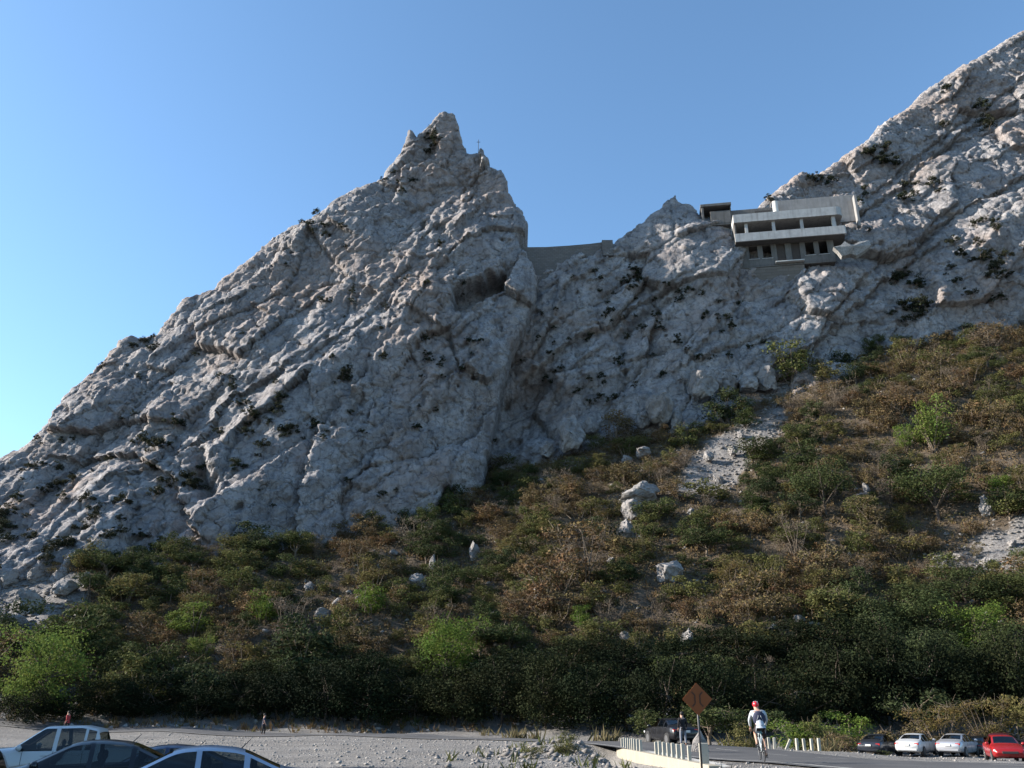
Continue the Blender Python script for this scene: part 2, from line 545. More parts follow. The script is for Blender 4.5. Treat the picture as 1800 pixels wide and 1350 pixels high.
def sstep(a, b, x):
    t = np.clip((x - a) / (b - a), 0, 1)
    return t * t * (3 - 2 * t)

SCREE = [[(1220, 800), (1295, 745), (1385, 705), (1370, 765), (1325, 805), (1290, 860), (1230, 875), (1180, 868)],
         [(1640, 1000), (1700, 960), (1850, 880), (1850, 985), (1740, 1005)],
         [(-60, 1025), (140, 1012), (150, 1040), (80, 1105), (-60, 1140)],
         [(1260, 705), (1380, 665), (1385, 690), (1275, 735)]]
def slope_noise(x, y):
    return 1.3 * fbm(x / 13, y / 13, 3, 21) + 0.32 * fbm(x / 2.6, y / 2.6, 3, 25)
def terrain_z(x, y):
    x = np.asarray(x, float); y = np.asarray(y, float)
    z = base_z(x, y)
    hill = sstep(1.0, 9.0, z - 0.2) 
    flat = 1 - hill
    rd = road_dist(x, y)
    off = sstep(0.2, 3.5, rd)
    z = z + hill * slope_noise(x, y) + flat * off * (0.10 * fbm(x / 5, y / 5, 3, 31) + 0.035 * fbm(x / 0.9, y / 0.9, 2, 35))
    # ditch beside the bridge railing and the rubble bank next to it
    dit = np.exp(-((x - 4.6) / 1.05) ** 2) * sstep(27, 31, y) * (1 - sstep(49, 53, y))
    z = z - 1.35 * dit
    bank = np.exp(-((x - 2.2) / 1.9) ** 2 - ((y - 39) / 8.0) ** 2)
    z = z + bank * (0.45 + 0.25 * fbm(x / 1.1, y / 1.1, 3, 41))
    # unseen rock spur added on the left; its height profile shades the parked cars
    H = np.interp(y, [-60, -15, 28, 38, 49, 58, 66, 90, 104], [82, 78, 62, 48.5, 43, 39, 36, 12, 0])
    sp = np.clip(1 - np.abs(x + 114) / 46.0, 0, 1) ** 1.1
    z = z + sp * H * (1 + 0.05 * fbm(x / 14, y / 14, 3, 51))
    return z, hill, sp

xs = np.concatenate([np.arange(-175, -66, 2.0), np.arange(-66, 105, 0.62), np.arange(105, 236, 2.0)])
ys = np.concatenate([np.arange(-60, 20, 2.0), np.arange(20, 84, 0.45), np.arange(84, 200, 0.7)])
gx, gy = np.meshgrid(xs, ys)
gz, hill_m, shade_spur_m = terrain_z(gx, gy)
ny, nx_ = gx.shape
tco = np.stack([gx, gy, gz], -1).reshape(-1, 3)
idx = np.arange(ny * nx_).reshape(ny, nx_)
tfaces = np.stack([idx[:-1, :-1], idx[:-1, 1:], idx[1:, 1:], idx[1:, :-1]], -1).reshape(-1, 4)
tme = np_mesh('ground', tco, tfaces)
uu, vv, _ = project(tco[:, 0], tco[:, 1], tco[:, 2])
scree = np.zeros(len(tco))
for pl in SCREE:
    sd, _, _ = poly_sd(uu, vv, [(float(a), float(b)) for a, b in pl])
    scree = np.maximum(scree, sstep(-10, 8, sd + 20 * fbm(tco[:, 0] / 4, tco[:, 1] / 4, 3, 61)))
scree *= (hill_m.ravel() > 0.05) * (uu > -300) * (uu < 2100)
at = tme.attributes.new('hill', 'FLOAT', 'POINT'); at.data.foreach_set('value', hill_m.ravel().astype(np.float32))
at = tme.attributes.new('scree', 'FLOAT', 'POINT'); at.data.foreach_set('value', np.maximum(scree, sstep(0, 0.15, shade_spur_m.ravel())).astype(np.float32))

def mat_ground():
    t = NT('ground')
    v = t.coord()
    a1 = t.n('ShaderNodeAttribute', attribute_name='hill'); a2 = t.n('ShaderNodeAttribute', attribute_name='scree')
    n1 = t.noise(v, 0.25, 6, 0.6); n2 = t.noise(v, 2.2, 6, 0.7); n3 = t.noise(v, 9.0, 5, 0.7)
    vo = t.n('ShaderNodeTexVoronoi'); vo.inputs['Scale'].default_value = 4.5; t.l(v, vo.inputs['Vector'])
    vo2 = t.n('ShaderNodeTexVoronoi'); vo2.inputs['Scale'].default_value = 13.0; t.l(v, vo2.inputs['Vector'])
    grav = t.mix(t.ramp(n1, [(0.35, 0.0), (0.65, 1.0)]), (0.18, 0.171, 0.162), (0.24, 0.23, 0.22))
    grav = t.mix(t.ramp(n3, [(0.32, 0.7), (0.55, 0.0)]), grav, (0.11, 0.102, 0.096))
    vt = t.coord((0.05, 0.55, 1.0)); tr_ = t.noise(vt, 1.0, 4, 0.55, 0.6)
    grav = t.mix(t.ramp(tr_, [(0.46, 0.0), (0.60, 0.5)]), grav, (0.145, 0.137, 0.13))
    soil = t.mix(t.ramp(n2, [(0.35, 0.0), (0.62, 1.0)]), (0.06, 0.044, 0.030), (0.115, 0.09, 0.066))
    soil = t.mix(t.ramp(n3, [(0.56, 0.0), (0.68, 0.6)]), soil, (0.20, 0.18, 0.16))
    scr = t.mix(t.ramp(vo.outputs['Color'], [(0.2, 0.0), (0.8, 1.0)]), (0.13, 0.12, 0.115), (0.22, 0.207, 0.198))
    c = t.mix(a1.outputs['Fac'], grav, soil)
    c = t.mix(a2.outputs['Fac'], c, scr)
    nm = t.bump(n2, 0.25, 0.6)
    nm = t.bump(vo2.outputs['Distance'], 0.05, 0.8, nm)
    nm = t.bump(n3, 0.05, 0.8, nm)
    return t.fin(c, 0.95, nm, 0, 0.1)
M['ground'] = mat_ground()
ground = link('ground', tme, M['ground'], None, True)
tag(ground, 'pale gravel lot rising into a brown stony slope', 'ground', kind='structure')

# far plain under and around the built terrain
pm = MB()
ring = [(math.cos(a) * 4500, math.sin(a) * 4500) for a in [2 * math.pi * k / 64 for k in range(64)]]
pm.add([(x, y, -9.0) for x, y in ring], [tuple(range(64))])
plain = pm.build('plain', M['ground'])
tag(plain, 'wide dry valley floor around the gravel lot', 'ground', kind='structure')

def ground_z(x, y):
    return float(terrain_z(np.array([x]), np.array([y]))[0][0])

# ------------------------------------------------------------------ road
def mat_asphalt():
    t = NT('asphalt')
    v = t.coord()
    n = t.noise(v, 0.5, 6, 0.6); f = t.noise(v, 22, 4, 0.7)
    c = t.mix(t.ramp(n, [(0.35, 0.0), (0.65, 1.0)]), (0.052, 0.052, 0.056), (0.085, 0.084, 0.086))
    c = t.mix(t.ramp(f, [(0.5, 0.0), (0.72, 0.5)]), c, (0.16, 0.155, 0.15))
    return t.fin(c, 0.85, t.bump(f, 0.012, 0.7), 0, 0.25)
M['asphalt'] = mat_asphalt()
M['line_paint'] = mat_plain('line_paint', (0.34, 0.33, 0.31), 0.8, var=0.4, scale=3)
def road_strip(f0, f1, lift, nx=9):
    q = road_line
    tan = np.gradient(q[:, :2], axis=0); tan /= np.linalg.norm(tan, axis=1)[:, None]
    nor = np.stack([-tan[:, 1], tan[:, 0]], 1)
    rows = []
    for f in np.linspace(f0, f1, nx):
        xy = q[:, :2] + nor * (f * q[:, 2])[:, None]
        z = base_z(xy[:, 0], xy[:, 1]) + lift + 0.05 * (1 - f * f)
        rows.append(np.concatenate([xy, z[:, None]], 1))
    co = np.stack(rows, 1); m = len(q)
    idx = np.arange(m * nx).reshape(m, nx)
    return co.reshape(-1, 3), np.stack([idx[:-1, :-1], idx[:-1, 1:], idx[1:, 1:], idx[1:, :-1]], -1).reshape(-1, 4)
co, fa = road_strip(-1, 1, 0.045)
road = link('road', np_mesh('road', co, fa), M['asphalt'], None, True)
tag(road, 'grey asphalt road curving past the bridge railing', 'road', kind='structure')
for nm_, f in (('edge_line', -0.93), ('edge_line', 0.93), ('centre_line', 0.0)):
    co, fa = road_strip(f - 0.011, f + 0.011, 0.0505, 2)
    if nm_ == 'centre_line':
        keep = (np.arange(len(fa)) % 4) < 2
        fa = fa[keep]
    link(nm_, np_mesh(nm_, co, fa), M['line_paint'], road)

# ------------------------------------------------------------------ cliffs
def fill_Y(lst):
    """(u, v[, Y]) list: missing depths are interpolated along the outline"""
    out = []; ks = [i for i, q in enumerate(lst) if len(q) == 3]
    for i, q in enumerate(lst):
        Y = np.interp(i, ks, [lst[k][2] for k in ks])
        p = P(q[0], q[1], Y); out.append((p.x, p.y, p.z))
    return np.array(out)

PEAK = [(-220, 940, 139), (-100, 862), (0, 800, 148), (30, 785), (60, 755), (100, 712, 153), (125, 685), (160, 650), (185, 622), (205, 597, 159), (225, 587), (250, 590), (270, 582, 161),
        (285, 560), (300, 545), (318, 520), (340, 512), (370, 500), (385, 482), (410, 470, 166), (440, 450), (460, 430), (480, 412), (505, 402, 169), (530, 385), (560, 370), (590, 352),
        (620, 335, 172), (655, 318), (670, 312), (680, 290), (700, 262), (710, 246), (715, 222), (724, 222), (731, 236), (744, 224), (757, 214), (765, 202), (778, 190, 176), (797, 192),
        (806, 212), (812, 238), (820, 258), (832, 264), (846, 254), (862, 284), (880, 290), (890, 305, 171), (893, 330), (905, 350), (918, 370), (927, 385), (928, 400, 165), (912, 415),
        (916, 430), (930, 450), (945, 482, 160), (942, 520), (925, 560), (900, 605, 154), (885, 660), (868, 740), (856, 800, 148), (845, 880, 146), (830, 960, 144),
        (600, 1010, 131), (300, 1050, 124), (-220, 1150, 114)]
peak_o = fill_Y(PEAK)
peak_in = np.array([tuple(P(*q)) for q in [(0, 1000, 124), (150, 965, 126), (300, 945, 129), (460, 940, 131), (600, 910, 135), (760, 875, 141), (830, 850, 145),
    (150, 850, 134), (300, 750, 142), (330, 850, 135), (500, 650, 146), (650, 750, 144), (500, 800, 138), (700, 550, 155), (700, 400, 166), (820, 420, 161), (850, 600, 152), (780, 700, 147), (600, 500, 158), (420, 600, 153)]])
peak_c = np.concatenate([peak_o, peak_in])
peak_y = RBF(peak_c[:, [0, 2]], peak_c[:, 1])

MASS = [(780, 960, 156), (800, 820, 160), (860, 740, 162), (885, 640, 164), (900, 520, 167), (912, 478, 168), (930, 474), (945, 470), (975, 458), (1000, 449, 168), (1030, 440), (1055, 433), (1080, 422), (1100, 408),
        (1130, 385), (1145, 370), (1165, 358), (1178, 337), (1191, 331), (1199, 348), (1215, 348), (1228, 362), (1234, 375), (1290, 382, 172), (1335, 362, 174), (1348, 345), (1375, 325), (1400, 305), (1415, 294),
        (1425, 303), (1450, 290), (1480, 270), (1510, 252, 182), (1535, 235), (1550, 210), (1580, 190), (1605, 178), (1620, 160), (1650, 140), (1690, 118), (1720, 100), (1750, 82), (1775, 65), (1800, 50, 212),
        (1900, 5), (2000, -45, 226), (2000, 700, 150), (1800, 690, 150), (1500, 700, 150), (1300, 800, 146), (1100, 870, 146)]
mass_o = fill_Y(MASS)
mass_in = np.array([tuple(P(*q)) for q in [(950, 800, 152), (1050, 765, 152), (1170, 740, 151), (1300, 690, 154), (1400, 645, 156.5), (1550, 595, 159), (1700, 572, 159.5), (1800, 558, 160),
    (930, 700, 159), (990, 700, 158), (1000, 600, 159), (960, 540, 163), (1150, 550, 158), (1090, 480, 163), (1250, 600, 156), (1250, 480, 161.5), (1220, 400, 166), (1350, 555, 158.5), (1350, 490, 164.5), (1330, 520, 162), (1440, 500, 158),
    (1300, 410, 169.5), (1400, 420, 171), (1480, 410, 169), (1400, 345, 175), (1500, 350, 172), (1500, 460, 161), (1560, 430, 166), (1640, 480, 163), (1600, 330, 176), (1700, 430, 163.5), (1800, 420, 161.5),
    (1700, 300, 178), (1800, 250, 182), (1650, 220, 188), (1750, 160, 198), (1620, 560, 160)]])
mass_c = np.concatenate([mass_o, mass_in])
mass_y = RBF(mass_c[:, [0, 2]], mass_c[:, 1])

def on_face(f, u, v):
    Y = 155.0
    for _ in range(14):
        p = P(u, v, Y); Y = 0.5 * Y + 0.5 * float(f(p.x, p.z))
    p = P(u, v, Y)
    return (p.x, p.z)
def L(f, pts): return [on_face(f, *q) for q in pts]

def ledge(h, x, z, line, depth, reach, sgn, warp):
    """the rock on one side of a crack stands back under the slab on the other side"""
    d, s = seg_sd(x + warp[0], z + warp[1], line)
    m = (s * sgn > 0)
    return h - np.where(m, 0.75 * depth * np.exp(-d / (0.8 * reach)), 0.0)

def relief(x, z, seed, phi, cracks, pits, smooth_bias):
    w1 = fbm(x / 8, z / 8, 4, seed + 1); w2 = fbm(x / 8 + 50, z / 8, 4, seed + 2)
    wx = x + 0.35 * w1 + 0.8 * fbm(x / 20, z / 20, 2, seed + 70); wz = z + 0.35 * w2 + 0.8 * fbm(x / 20 + 9, z / 20, 2, seed + 72)
    ca, sa = math.cos(phi), math.sin(phi)
    a = wx * ca + wz * sa; b = -wx * sa + wz * ca
    rough = sstep(-0.35, 0.35, fbm(x / 26, z / 26, 3, seed + 3) + smooth_bias)
    h = 2.6 * fbm(x / 42, z / 42, 2, seed + 4)
    f1, e1, c1 = facets(a / 21, b / 11, seed + 10)
    f2, e2, c2 = facets(a / 8.0, b / 4.6, seed + 20)
    f3, e3, c3 = facets(a / 3.0, b / 1.9, seed + 30)
    f4, e4, c4 = facets(wx / 1.15, wz / 1.0, seed + 40)
    g2 = blocks(a / 10.0, b / 5.0, seed + 50); g3 = blocks(a / 3.6, b / 2.1, seed + 58); g4 = blocks(wx / 1.35, wz / 1.1, seed + 66)
    h = h + 3.0 * f1 + 0.8 * f2 + 2.4 * g2 + (0.3 + 0.7 * rough) * (0.35 * f3 + 1.35 * g3) + (0.15 + 0.85 * rough) * (0.15 * f4 + 0.55 * g4)
    # saw-toothed strata running up to the right
    sb = b / 6.5 + 0.35 * w2 + 0.4 * fbm(a / 30, b / 9, 2, seed + 5)
    saw = sb - np.floor(sb)
    h = h + 0.45 * (saw - 0.5) * sstep(-0.2, 0.4, fbm(x / 30 + 9, z / 30, 2, seed + 6))
    sb2 = b / 1.7 + 0.45 * w1
    h = h + 0.28 * (sb2 - np.floor(sb2) - 0.5) * sstep(-0.1, 0.4, fbm(x / 18 + 5, z / 18, 2, seed + 7))
    # cracks between the blocks
    h = h - 0.7 * np.exp(-e1 * 21 / 0.5) - 0.5 * np.exp(-e2 * 8 / 0.35) - (0.2 + 0.5 * rough) * 0.22 * np.exp(-e3 * 3 / 0.28)
    # long joints: one steep set, one along the bedding, and small solution pits
    s1 = (wx * 0.96 - wz * 0.28) / 8.5 + 0.22 * w1 + 0.5 * fbm(x / 40, z / 40, 2, seed + 80)
    d1 = np.abs(s1 - np.floor(s1) - 0.5) * 8.5
    h = h - 0.6 * np.exp(-d1 / 0.25) * sstep(-0.15, 0.25, fbm(x / 13 + 4, z / 22, 2, seed + 82))
    s2 = b / 9.0 + 0.15 * w2
    d2 = np.abs(s2 - np.floor(s2) - 0.5) * 9.0
    h = h - 0.7 * np.exp(-d2 / 0.28) * sstep(-0.1, 0.3, fbm(x / 20 + 8, z / 14, 2, seed + 84))
    pxi = np.floor(x / 4.2).astype(np.int64); pzi = np.floor(z / 4.2).astype(np.int64)
    rx = x - (pxi + 0.2 + 0.6 * _h(pxi, pzi, seed + 90)) * 4.2; rz = z - (pzi + 0.2 + 0.6 * _h(pxi, pzi, seed + 91)) * 4.2
    rr_ = 0.22 + 0.45 * _h(pxi, pzi, seed + 92) ** 2
    h = h - np.where(_h(pxi, pzi, seed + 93) > 0.84, 1.2 * np.exp(-((rx * rx + rz * rz * 0.7) / rr_ ** 2) ** 2), 0.0)
    # rain flutes
    fl = ridged(x / 1.4, z / 16, 3, seed + 8)
    h = h + 0.35 * fl * sstep(0.0, 0.5, fbm(x / 24 + 3, z / 40, 2, seed + 9))
    h = h + (0.35 + 0.65 * rough) * (0.10 * fbm(wx / 2.2, wz / 2.2, 4, seed + 11, 0.7)) + (0.4 + 0.6 * rough) * 0.30 * blocks(a / 0.75, b / 0.6, seed + 74)
    warp = (0.8 * w1 + 0.5 * fbm(x / 2, z / 2, 2, seed + 16), 0.8 * w2 + 0.5 * fbm(x / 2 + 7, z / 2, 2, seed + 17))
    for line, depth, reach, sgn in cracks:
        h = ledge(h, x, z, line, depth, reach, sgn, warp)
    for poly, depth, soft in pits:
        sd, _, _ = poly_sd(x + 0.5 * warp[0], z + 0.5 * warp[1], poly)
        h = h - depth * sstep(-0.1, soft, sd)
    return h

def cliff(name, f_y, outline, step, seed, phi, cracks, pits, bias, mat, rim=2.6, wrap=3.0):
    poly = [(p[0], p[2]) for p in outline]
    X = np.array([p[0] for p in poly]); Z = np.array([p[1] for p in poly])
    xs = np.arange(max(X.min(), -112) - 3, min(X.max(), 158) + 3, step); zs = np.arange(Z.min() - 1, Z.max() + 4, step)
    x, z = np.meshgrid(xs, zs)
    sd, bx, bz = poly_sd(x, z, poly)
    keep = sd > -wrap
    out = sd < 0
    px = np.where(out, bx, x); pz = np.where(out, bz, z)
    k = keep.ravel()
    pxk = px.ravel()[k]; pzk = pz.ravel()[k]; sdk = sd.ravel()[k]
    y = f_y(pxk, pzk)
    h = relief(pxk, pzk, seed, phi, cracks, pits, bias)
    w = np.clip(1 - sdk / rim, 0, 1)
    y = y - h * (0.55 + 0.45 * np.clip(sdk / 6, 0, 1)) + rim * 0.7 * (1 - np.sqrt(np.clip(1 - w * w, 0, 1))) + np.clip(-sdk, 0, 99) * 5.0
    n1 = 0.30 * fbm(pxk / 1.7, pzk / 1.7, 4, seed + 60, 0.7); n2 = 0.30 * fbm(pxk / 1.7 + 31, pzk / 1.7, 4, seed + 63, 0.7)
    co = np.stack([pxk + n1, y, pzk + n2], 1)
    mp = -np.ones(x.size, dtype=np.int64); mp[k] = np.arange(k.sum())
    mp = mp.reshape(x.shape)
    q = np.stack([mp[:-1, :-1], mp[:-1, 1:], mp[1:, 1:], mp[1:, :-1]], -1).reshape(-1, 4)
    q = q[(q >= 0).all(1)]
    me = np_mesh(name, co, q)
    o = link(name, me, mat, None, False)
    return o, co, q

# cave slot, alcoves and the long diagonal cracks that can be made out in the photograph
pk_pits = [(L(peak_y, [(790, 512), (838, 488), (890, 470), (893, 500), (855, 522), (812, 560), (795, 552)]), 7.5, 1.1),
           (L(peak_y, [(735, 240), (760, 222), (775, 260), (765, 285), (738, 275)]), 2.5, 1.5),
           (L(peak_y, [(738, 385), (752, 383), (750, 408), (738, 410)]), 2.5, 1.0),
           (L(peak_y, [(760, 395), (790, 393), (785, 412), (762, 415)]), 1.8, 1.0),
           (L(peak_y, [(330, 790), (360, 770), (395, 860), (385, 890), (340, 880), (300, 850)]), 5.0, 4.0),
           (L(peak_y, [(885, 425), (912, 416), (914, 424), (893, 436)]), 1.5, 0.8)]
pk_cr = [(L(peak_y, [(640, 660), (570, 740), (530, 850), (520, 940)]), 3.0, 5.0, -1),
         (L(peak_y, [(930, 440), (880, 470), (800, 510), (770, 560), (800, 640)]), 1.5, 4.0, 1),
         (L(peak_y, [(880, 600), (800, 660), (720, 740), (640, 830)]), 2.2, 5.0, -1),
         (L(peak_y, [(560, 620), (650, 560), (720, 470), (760, 400)]), 1.6, 3.5, -1),
         (L(peak_y, [(230, 820), (330, 780), (400, 700), (480, 650)]), 2.6, 5.0, -1),
         (L(peak_y, [(120, 800), (230, 790), (300, 830), (340, 930)]), 3.0, 6.0, -1),
         (L(peak_y, [(655, 320), (760, 330), (840, 300)]), 1.2, 3.0, -1)]
ms_pits = [(L(mass_y, [(1080, 575), (1130, 530), (1200, 502), (1195, 520), (1120, 580), (1095, 640)]), 3.2, 2.0),
           (L(mass_y, [(868, 690), (960, 640), (1010, 690), (985, 770), (900, 800), (850, 800)]), 4.0, 4.0),
           (L(mass_y, [(1110, 640), (1180, 600), (1200, 660), (1150, 700), (1110, 690)]), 2.4, 3.0),
           (L(mass_y, [(1405, 470), (1410, 530), (1330, 545), (1300, 520)]), 1.0, 1.5)]
ms_cr = [(L(mass_y, [(830, 760), (900, 690), (980, 610), (1070, 560), (1170, 500)]), 2.6, 5.0, -1),
         (L(mass_y, [(1065, 565), (1085, 600), (1092, 680)]), 2.0, 4.0, 1),
         (L(mass_y, [(970, 560), (1000, 500), (1080, 440)]), 1.4, 3.0, -1),
         (L(mass_y, [(1200, 640), (1290, 540), (1310, 440)]), 1.6, 4.0, -1),
         (L(mass_y, [(1350, 650), (1440, 600), (1540, 500), (1640, 430)]), 3.0, 5.0, -1),
         (L(mass_y, [(1500, 380), (1600, 310), (1700, 220), (1810, 170)]), 2.4, 4.0, -1),
         (L(mass_y, [(1540, 330), (1640, 250), (1720, 190), (1830, 120)]), 2.0, 3.0, -1),
         (L(mass_y, [(1420, 320), (1480, 300), (1560, 270)]), 1.8, 3.0, -1),
         (L(mass_y, [(1560, 450), (1700, 360), (1830, 290)]), 2.4, 4.0, -1)]
peak, peak_co, peak_q = cliff('rock_peak', peak_y, peak_o, 0.30, 100, math.radians(54), pk_cr, pk_pits, 0.12, M['rock_peak'])
tag(peak, 'bare pale limestone peak with a jagged pointed summit', 'peak', kind='structure')
massif, mass_co, mass_q = cliff('rock_massif', mass_y, mass_o, 0.32, 300, math.radians(38), ms_cr, ms_pits, 0.0, M['rock_massif'])
tag(massif, 'pale layered limestone cliff carrying the abandoned house', 'cliff', kind='structure')

def coarse_bvh(co, q, k):
    return BVHTree.FromPolygons([tuple(p) for p in co.tolist()], [tuple(f) for f in q.tolist()])
ground_bvh = coarse_bvh(tco, tfaces[(np.abs(tco[tfaces[:, 0], 0] - 15) < 130)], 1)
peak_bvh = coarse_bvh(peak_co, peak_q, 1)
mass_bvh = coarse_bvh(mass_co, mass_q, 1)
def hit(u, v, which='any'):
    o = Vector((0, 0, CAM_Z)); d = ray(u, v).normalized()
    best = None
    trees = {'ground': [ground_bvh], 'cliff': [peak_bvh, mass_bvh], 'any': [ground_bvh, peak_bvh, mass_bvh]}[which]
    for t in trees:
        loc, nor, i, dist = t.ray_cast(o, d, 600)
        if loc is not None and (best is None or dist < best[2]): best = (loc, nor, dist)
    return best
# ------------------------------------------------------------------ plant meshes
def leaf_quads(c, n, size, rs, up=0.2):
    """rhombic leaves at the points c, facing loosely outwards along n"""
    m = len(c)
    nn = n + rs.normal(0, 0.75, (m, 3)); nn[:, 2] += up
    nn /= np.linalg.norm(nn, axis=1)[:, None] + 1e-9
    r = rs.normal(0, 1, (m, 3))
    t = np.cross(nn, r); t /= np.linalg.norm(t, axis=1)[:, None] + 1e-9
    b = np.cross(nn, t)
    s = size * rs.uniform(0.55, 1.35, m)[:, None]
    asp = rs.uniform(0.4, 0.75, m)[:, None]
    v = np.stack([c - t * s * 0.5, c + b * s * asp * 0.5, c + t * s * 0.5, c - b * s * asp * 0.5], 1)
    return v.reshape(-1, 3)

def tube_np(p0, p1, r0, r1, seg=4):
    p0 = np.array(p0); p1 = np.array(p1)
    d = p1 - p0; d = d / (np.linalg.norm(d) + 1e-9)
    a = np.cross(d, [0.3, 0.5, 0.8]); a /= np.linalg.norm(a); b = np.cross(d, a)
    an = np.arange(seg) * 2 * np.pi / seg
    ring = np.cos(an)[:, None] * a + np.sin(an)[:, None] * b
    v = np.concatenate([p0 + ring * r0, p1 + ring * r1])
    f = [(k, (k + 1) % seg, seg + (k + 1) % seg, seg + k) for k in range(seg)]
    return v, f

def plant(name, seed, clumps, leaves, leaf, shape='dome', stems=6, twigs=0, open_=0.0, trunk=0.0, wood='twig', leafmat='leaf_dry', split=False):
    """unit plant: about 1 wide (-.5..+.5) and 1 high; leaf sizes are given in the same unit"""
    rs = np.random.RandomState(seed)
    V = []; Fq = []; mi = []; nv = 0
    def addq(v, idx):
        nonlocal nv
        V.append(v); k = len(v) // 4
        Fq.append(np.arange(nv, nv + 4 * k).reshape(-1, 4)); mi.append(np.full(k, idx)); nv += len(v)
    def addt(v, f, idx):
        nonlocal nv
        V.append(v); Fq.append(np.array(f) + nv); mi.append(np.full(len(f), idx)); nv += len(v)
    # clump centres
    cc = []
    for i in range(clumps):
        for _ in range(30):
            p = rs.uniform(-1, 1, 3)
            if shape == 'dome':
                q = np.array([p[0] * 0.40, p[1] * 0.40, 0.10 + 0.74 * abs(p[2])])
                ok = (q[0] / .42) ** 2 + (q[1] / .42) ** 2 + ((q[2] - .25) / .62) ** 2 < 1
            elif shape == 'vase':
                h = rs.uniform(0.10, 0.92); rr = 0.20 + 0.22 * h
                q = np.array([p[0] * rr, p[1] * rr, h]); ok = p[0] ** 2 + p[1] ** 2 < 1
            else:                                                   # flat umbrella
                q = np.array([p[0] * 0.42, p[1] * 0.42, 0.66 + 0.2 * p[2]])
                ok = p[0] ** 2 + p[1] ** 2 + (0.5 * p[2]) ** 2 < 1
            if ok: break
        cc.append(q)
    cc = np.array(cc)
    per = leaves // clumps
    for q in cc:
        rad = rs.uniform(0.09, 0.17) * (1.25 if shape == 'flat' else 1.0)
        d = rs.normal(0, 1, (per, 3)); d /= np.linalg.norm(d, axis=1)[:, None]
        rr = rad * rs.uniform(0.35, 1.0, per) ** 0.5 * (1 + 0.25 * rs.normal(0, 1, per) * open_)
        c = q + d * rr[:, None] * np.array([1.15, 1.15, 0.85])
        c[:, 2] = np.maximum(c[:, 2], 0.02)
        addq(leaf_quads(c, d, leaf, rs), 0)
    nleafv = nv
    # stems from the base to the clumps
    z0 = -0.12
    if trunk > 0:
        top = np.array([rs.uniform(-.05, .05), rs.uniform(-.05, .05), 0.42])
        mid = top * 0.5 + np.array([rs.uniform(-.04, .04), rs.uniform(-.04, .04), 0.0]); mid[2] = 0.2
        for a, b, r0, r1 in (((0, 0, z0), mid, trunk, trunk * .8), (mid, top, trunk * .8, trunk * .6)):
            v, f = tube_np(a, b, r0, r1, 6); addt(v, f, 1)
        org = top; org2 = mid
    for i in range(min(stems, clumps)):
        q = cc[i]
        if trunk > 0: a = org if i % 2 else org2; r0 = trunk * 0.5
        else: a = np.array([rs.uniform(-.06, .06), rs.uniform(-.06, .06), z0]); r0 = 0.012
        m = (np.array(a) + q) / 2 + rs.normal(0, 0.03, 3)
        v, f = tube_np(a, m, r0, r0 * .7, 4); addt(v, f, 1)
        v, f = tube_np(m, q, r0 * .7, r0 * .3, 4); addt(v, f, 1)
    for i in range(twigs):
        q = cc[rs.randint(len(cc))] + rs.normal(0, 0.05, 3)
        d = rs.normal(0, 1, 3); d[2] = abs(d[2]) + 0.3; d /= np.linalg.norm(d)
        v, f = tube_np(q, q + d * rs.uniform(0.08, 0.2), 0.0045, 0.0015, 3); addt(v, f, 1)
    co = np.concatenate(V)
    fa = np.concatenate(Fq); mi = np.concatenate(mi)
    if split:
        lw = fa[mi == 0]; wd = fa[mi == 1] - nleafv
        ml = np_mesh(name + '_crown', co[:nleafv], lw); ml.materials.append(M[leafmat])
        mw = np_mesh(name + '_trunk', co[nleafv:], wd); mw.materials.append(M[wood])
        return ml, mw
    me = np_mesh(name, co, fa, mi)
    me.materials.append(M[leafmat]); me.materials.append(M[wood])
    return me

TWIG = [plant('bare_shrub', 490 + i, 20, 900, 0.034, 'vase', 16, 260, 1.2, leafmat='leaf_twig') for i in range(4)]
DRY = [plant('dry_shrub', 500 + i, 20, 1900, 0.046, 'dome', 10, 90, 0.9, leafmat='leaf_dry') for i in range(4)] + \
      [plant('dry_shrub', 520 + i, 22, 1500, 0.044, 'vase', 14, 160, 1.0, leafmat='leaf_dry') for i in range(3)]
OLIVE = [plant('olive_shrub', 540 + i, 22, 2300, 0.046, 'dome', 8, 40, 0.7, leafmat='leaf_olive') for i in range(4)] + \
        [plant('olive_shrub', 550 + i, 24, 2100, 0.046, 'vase', 10, 60, 0.7, leafmat='leaf_olive') for i in range(2)]
GREEN = [plant('green_shrub', 560 + i, 24, 2800, 0.046, 'dome', 8, 30, 0.6, leafmat='leaf_green') for i in range(4)] + \
        [plant('green_shrub', 570 + i, 22, 2300, 0.046, 'flat', 8, 30, 0.5, trunk=0.03, leafmat='leaf_green') for i in range(3)]
BRIGHT = [plant('bright_shrub', 580 + i, 32, 3600, 0.038, 'vase', 14, 40, 0.9, leafmat='leaf_bright') for i in range(3)]
YELLOW = [plant('yellow_shrub', 590 + i, 30, 4200, 0.026, 'vase', 16, 160, 1.0, leafmat='leaf_yellow') for i in range(2)]
CLIFF = [plant('cliff_shrub', 600 + i, 12, 800, 0.085, 'dome', 5, 12, 0.6, leafmat='leaf_cliff') for i in range(4)]
PALE = plant('pale_shrub', 607, 26, 1900, 0.055, 'vase', 14, 40, 0.8, leafmat='leaf_olive')
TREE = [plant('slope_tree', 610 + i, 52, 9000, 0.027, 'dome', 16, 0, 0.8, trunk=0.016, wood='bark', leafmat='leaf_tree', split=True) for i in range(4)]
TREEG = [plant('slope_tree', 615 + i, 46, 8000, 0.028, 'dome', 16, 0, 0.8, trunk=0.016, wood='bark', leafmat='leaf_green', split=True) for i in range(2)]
TREEF = [plant('slope_tree', 620 + i, 30, 5200, 0.030, 'flat', 14, 0, 0.7, trunk=0.022, wood='bark', leafmat='leaf_green', split=True) for i in range(2)]
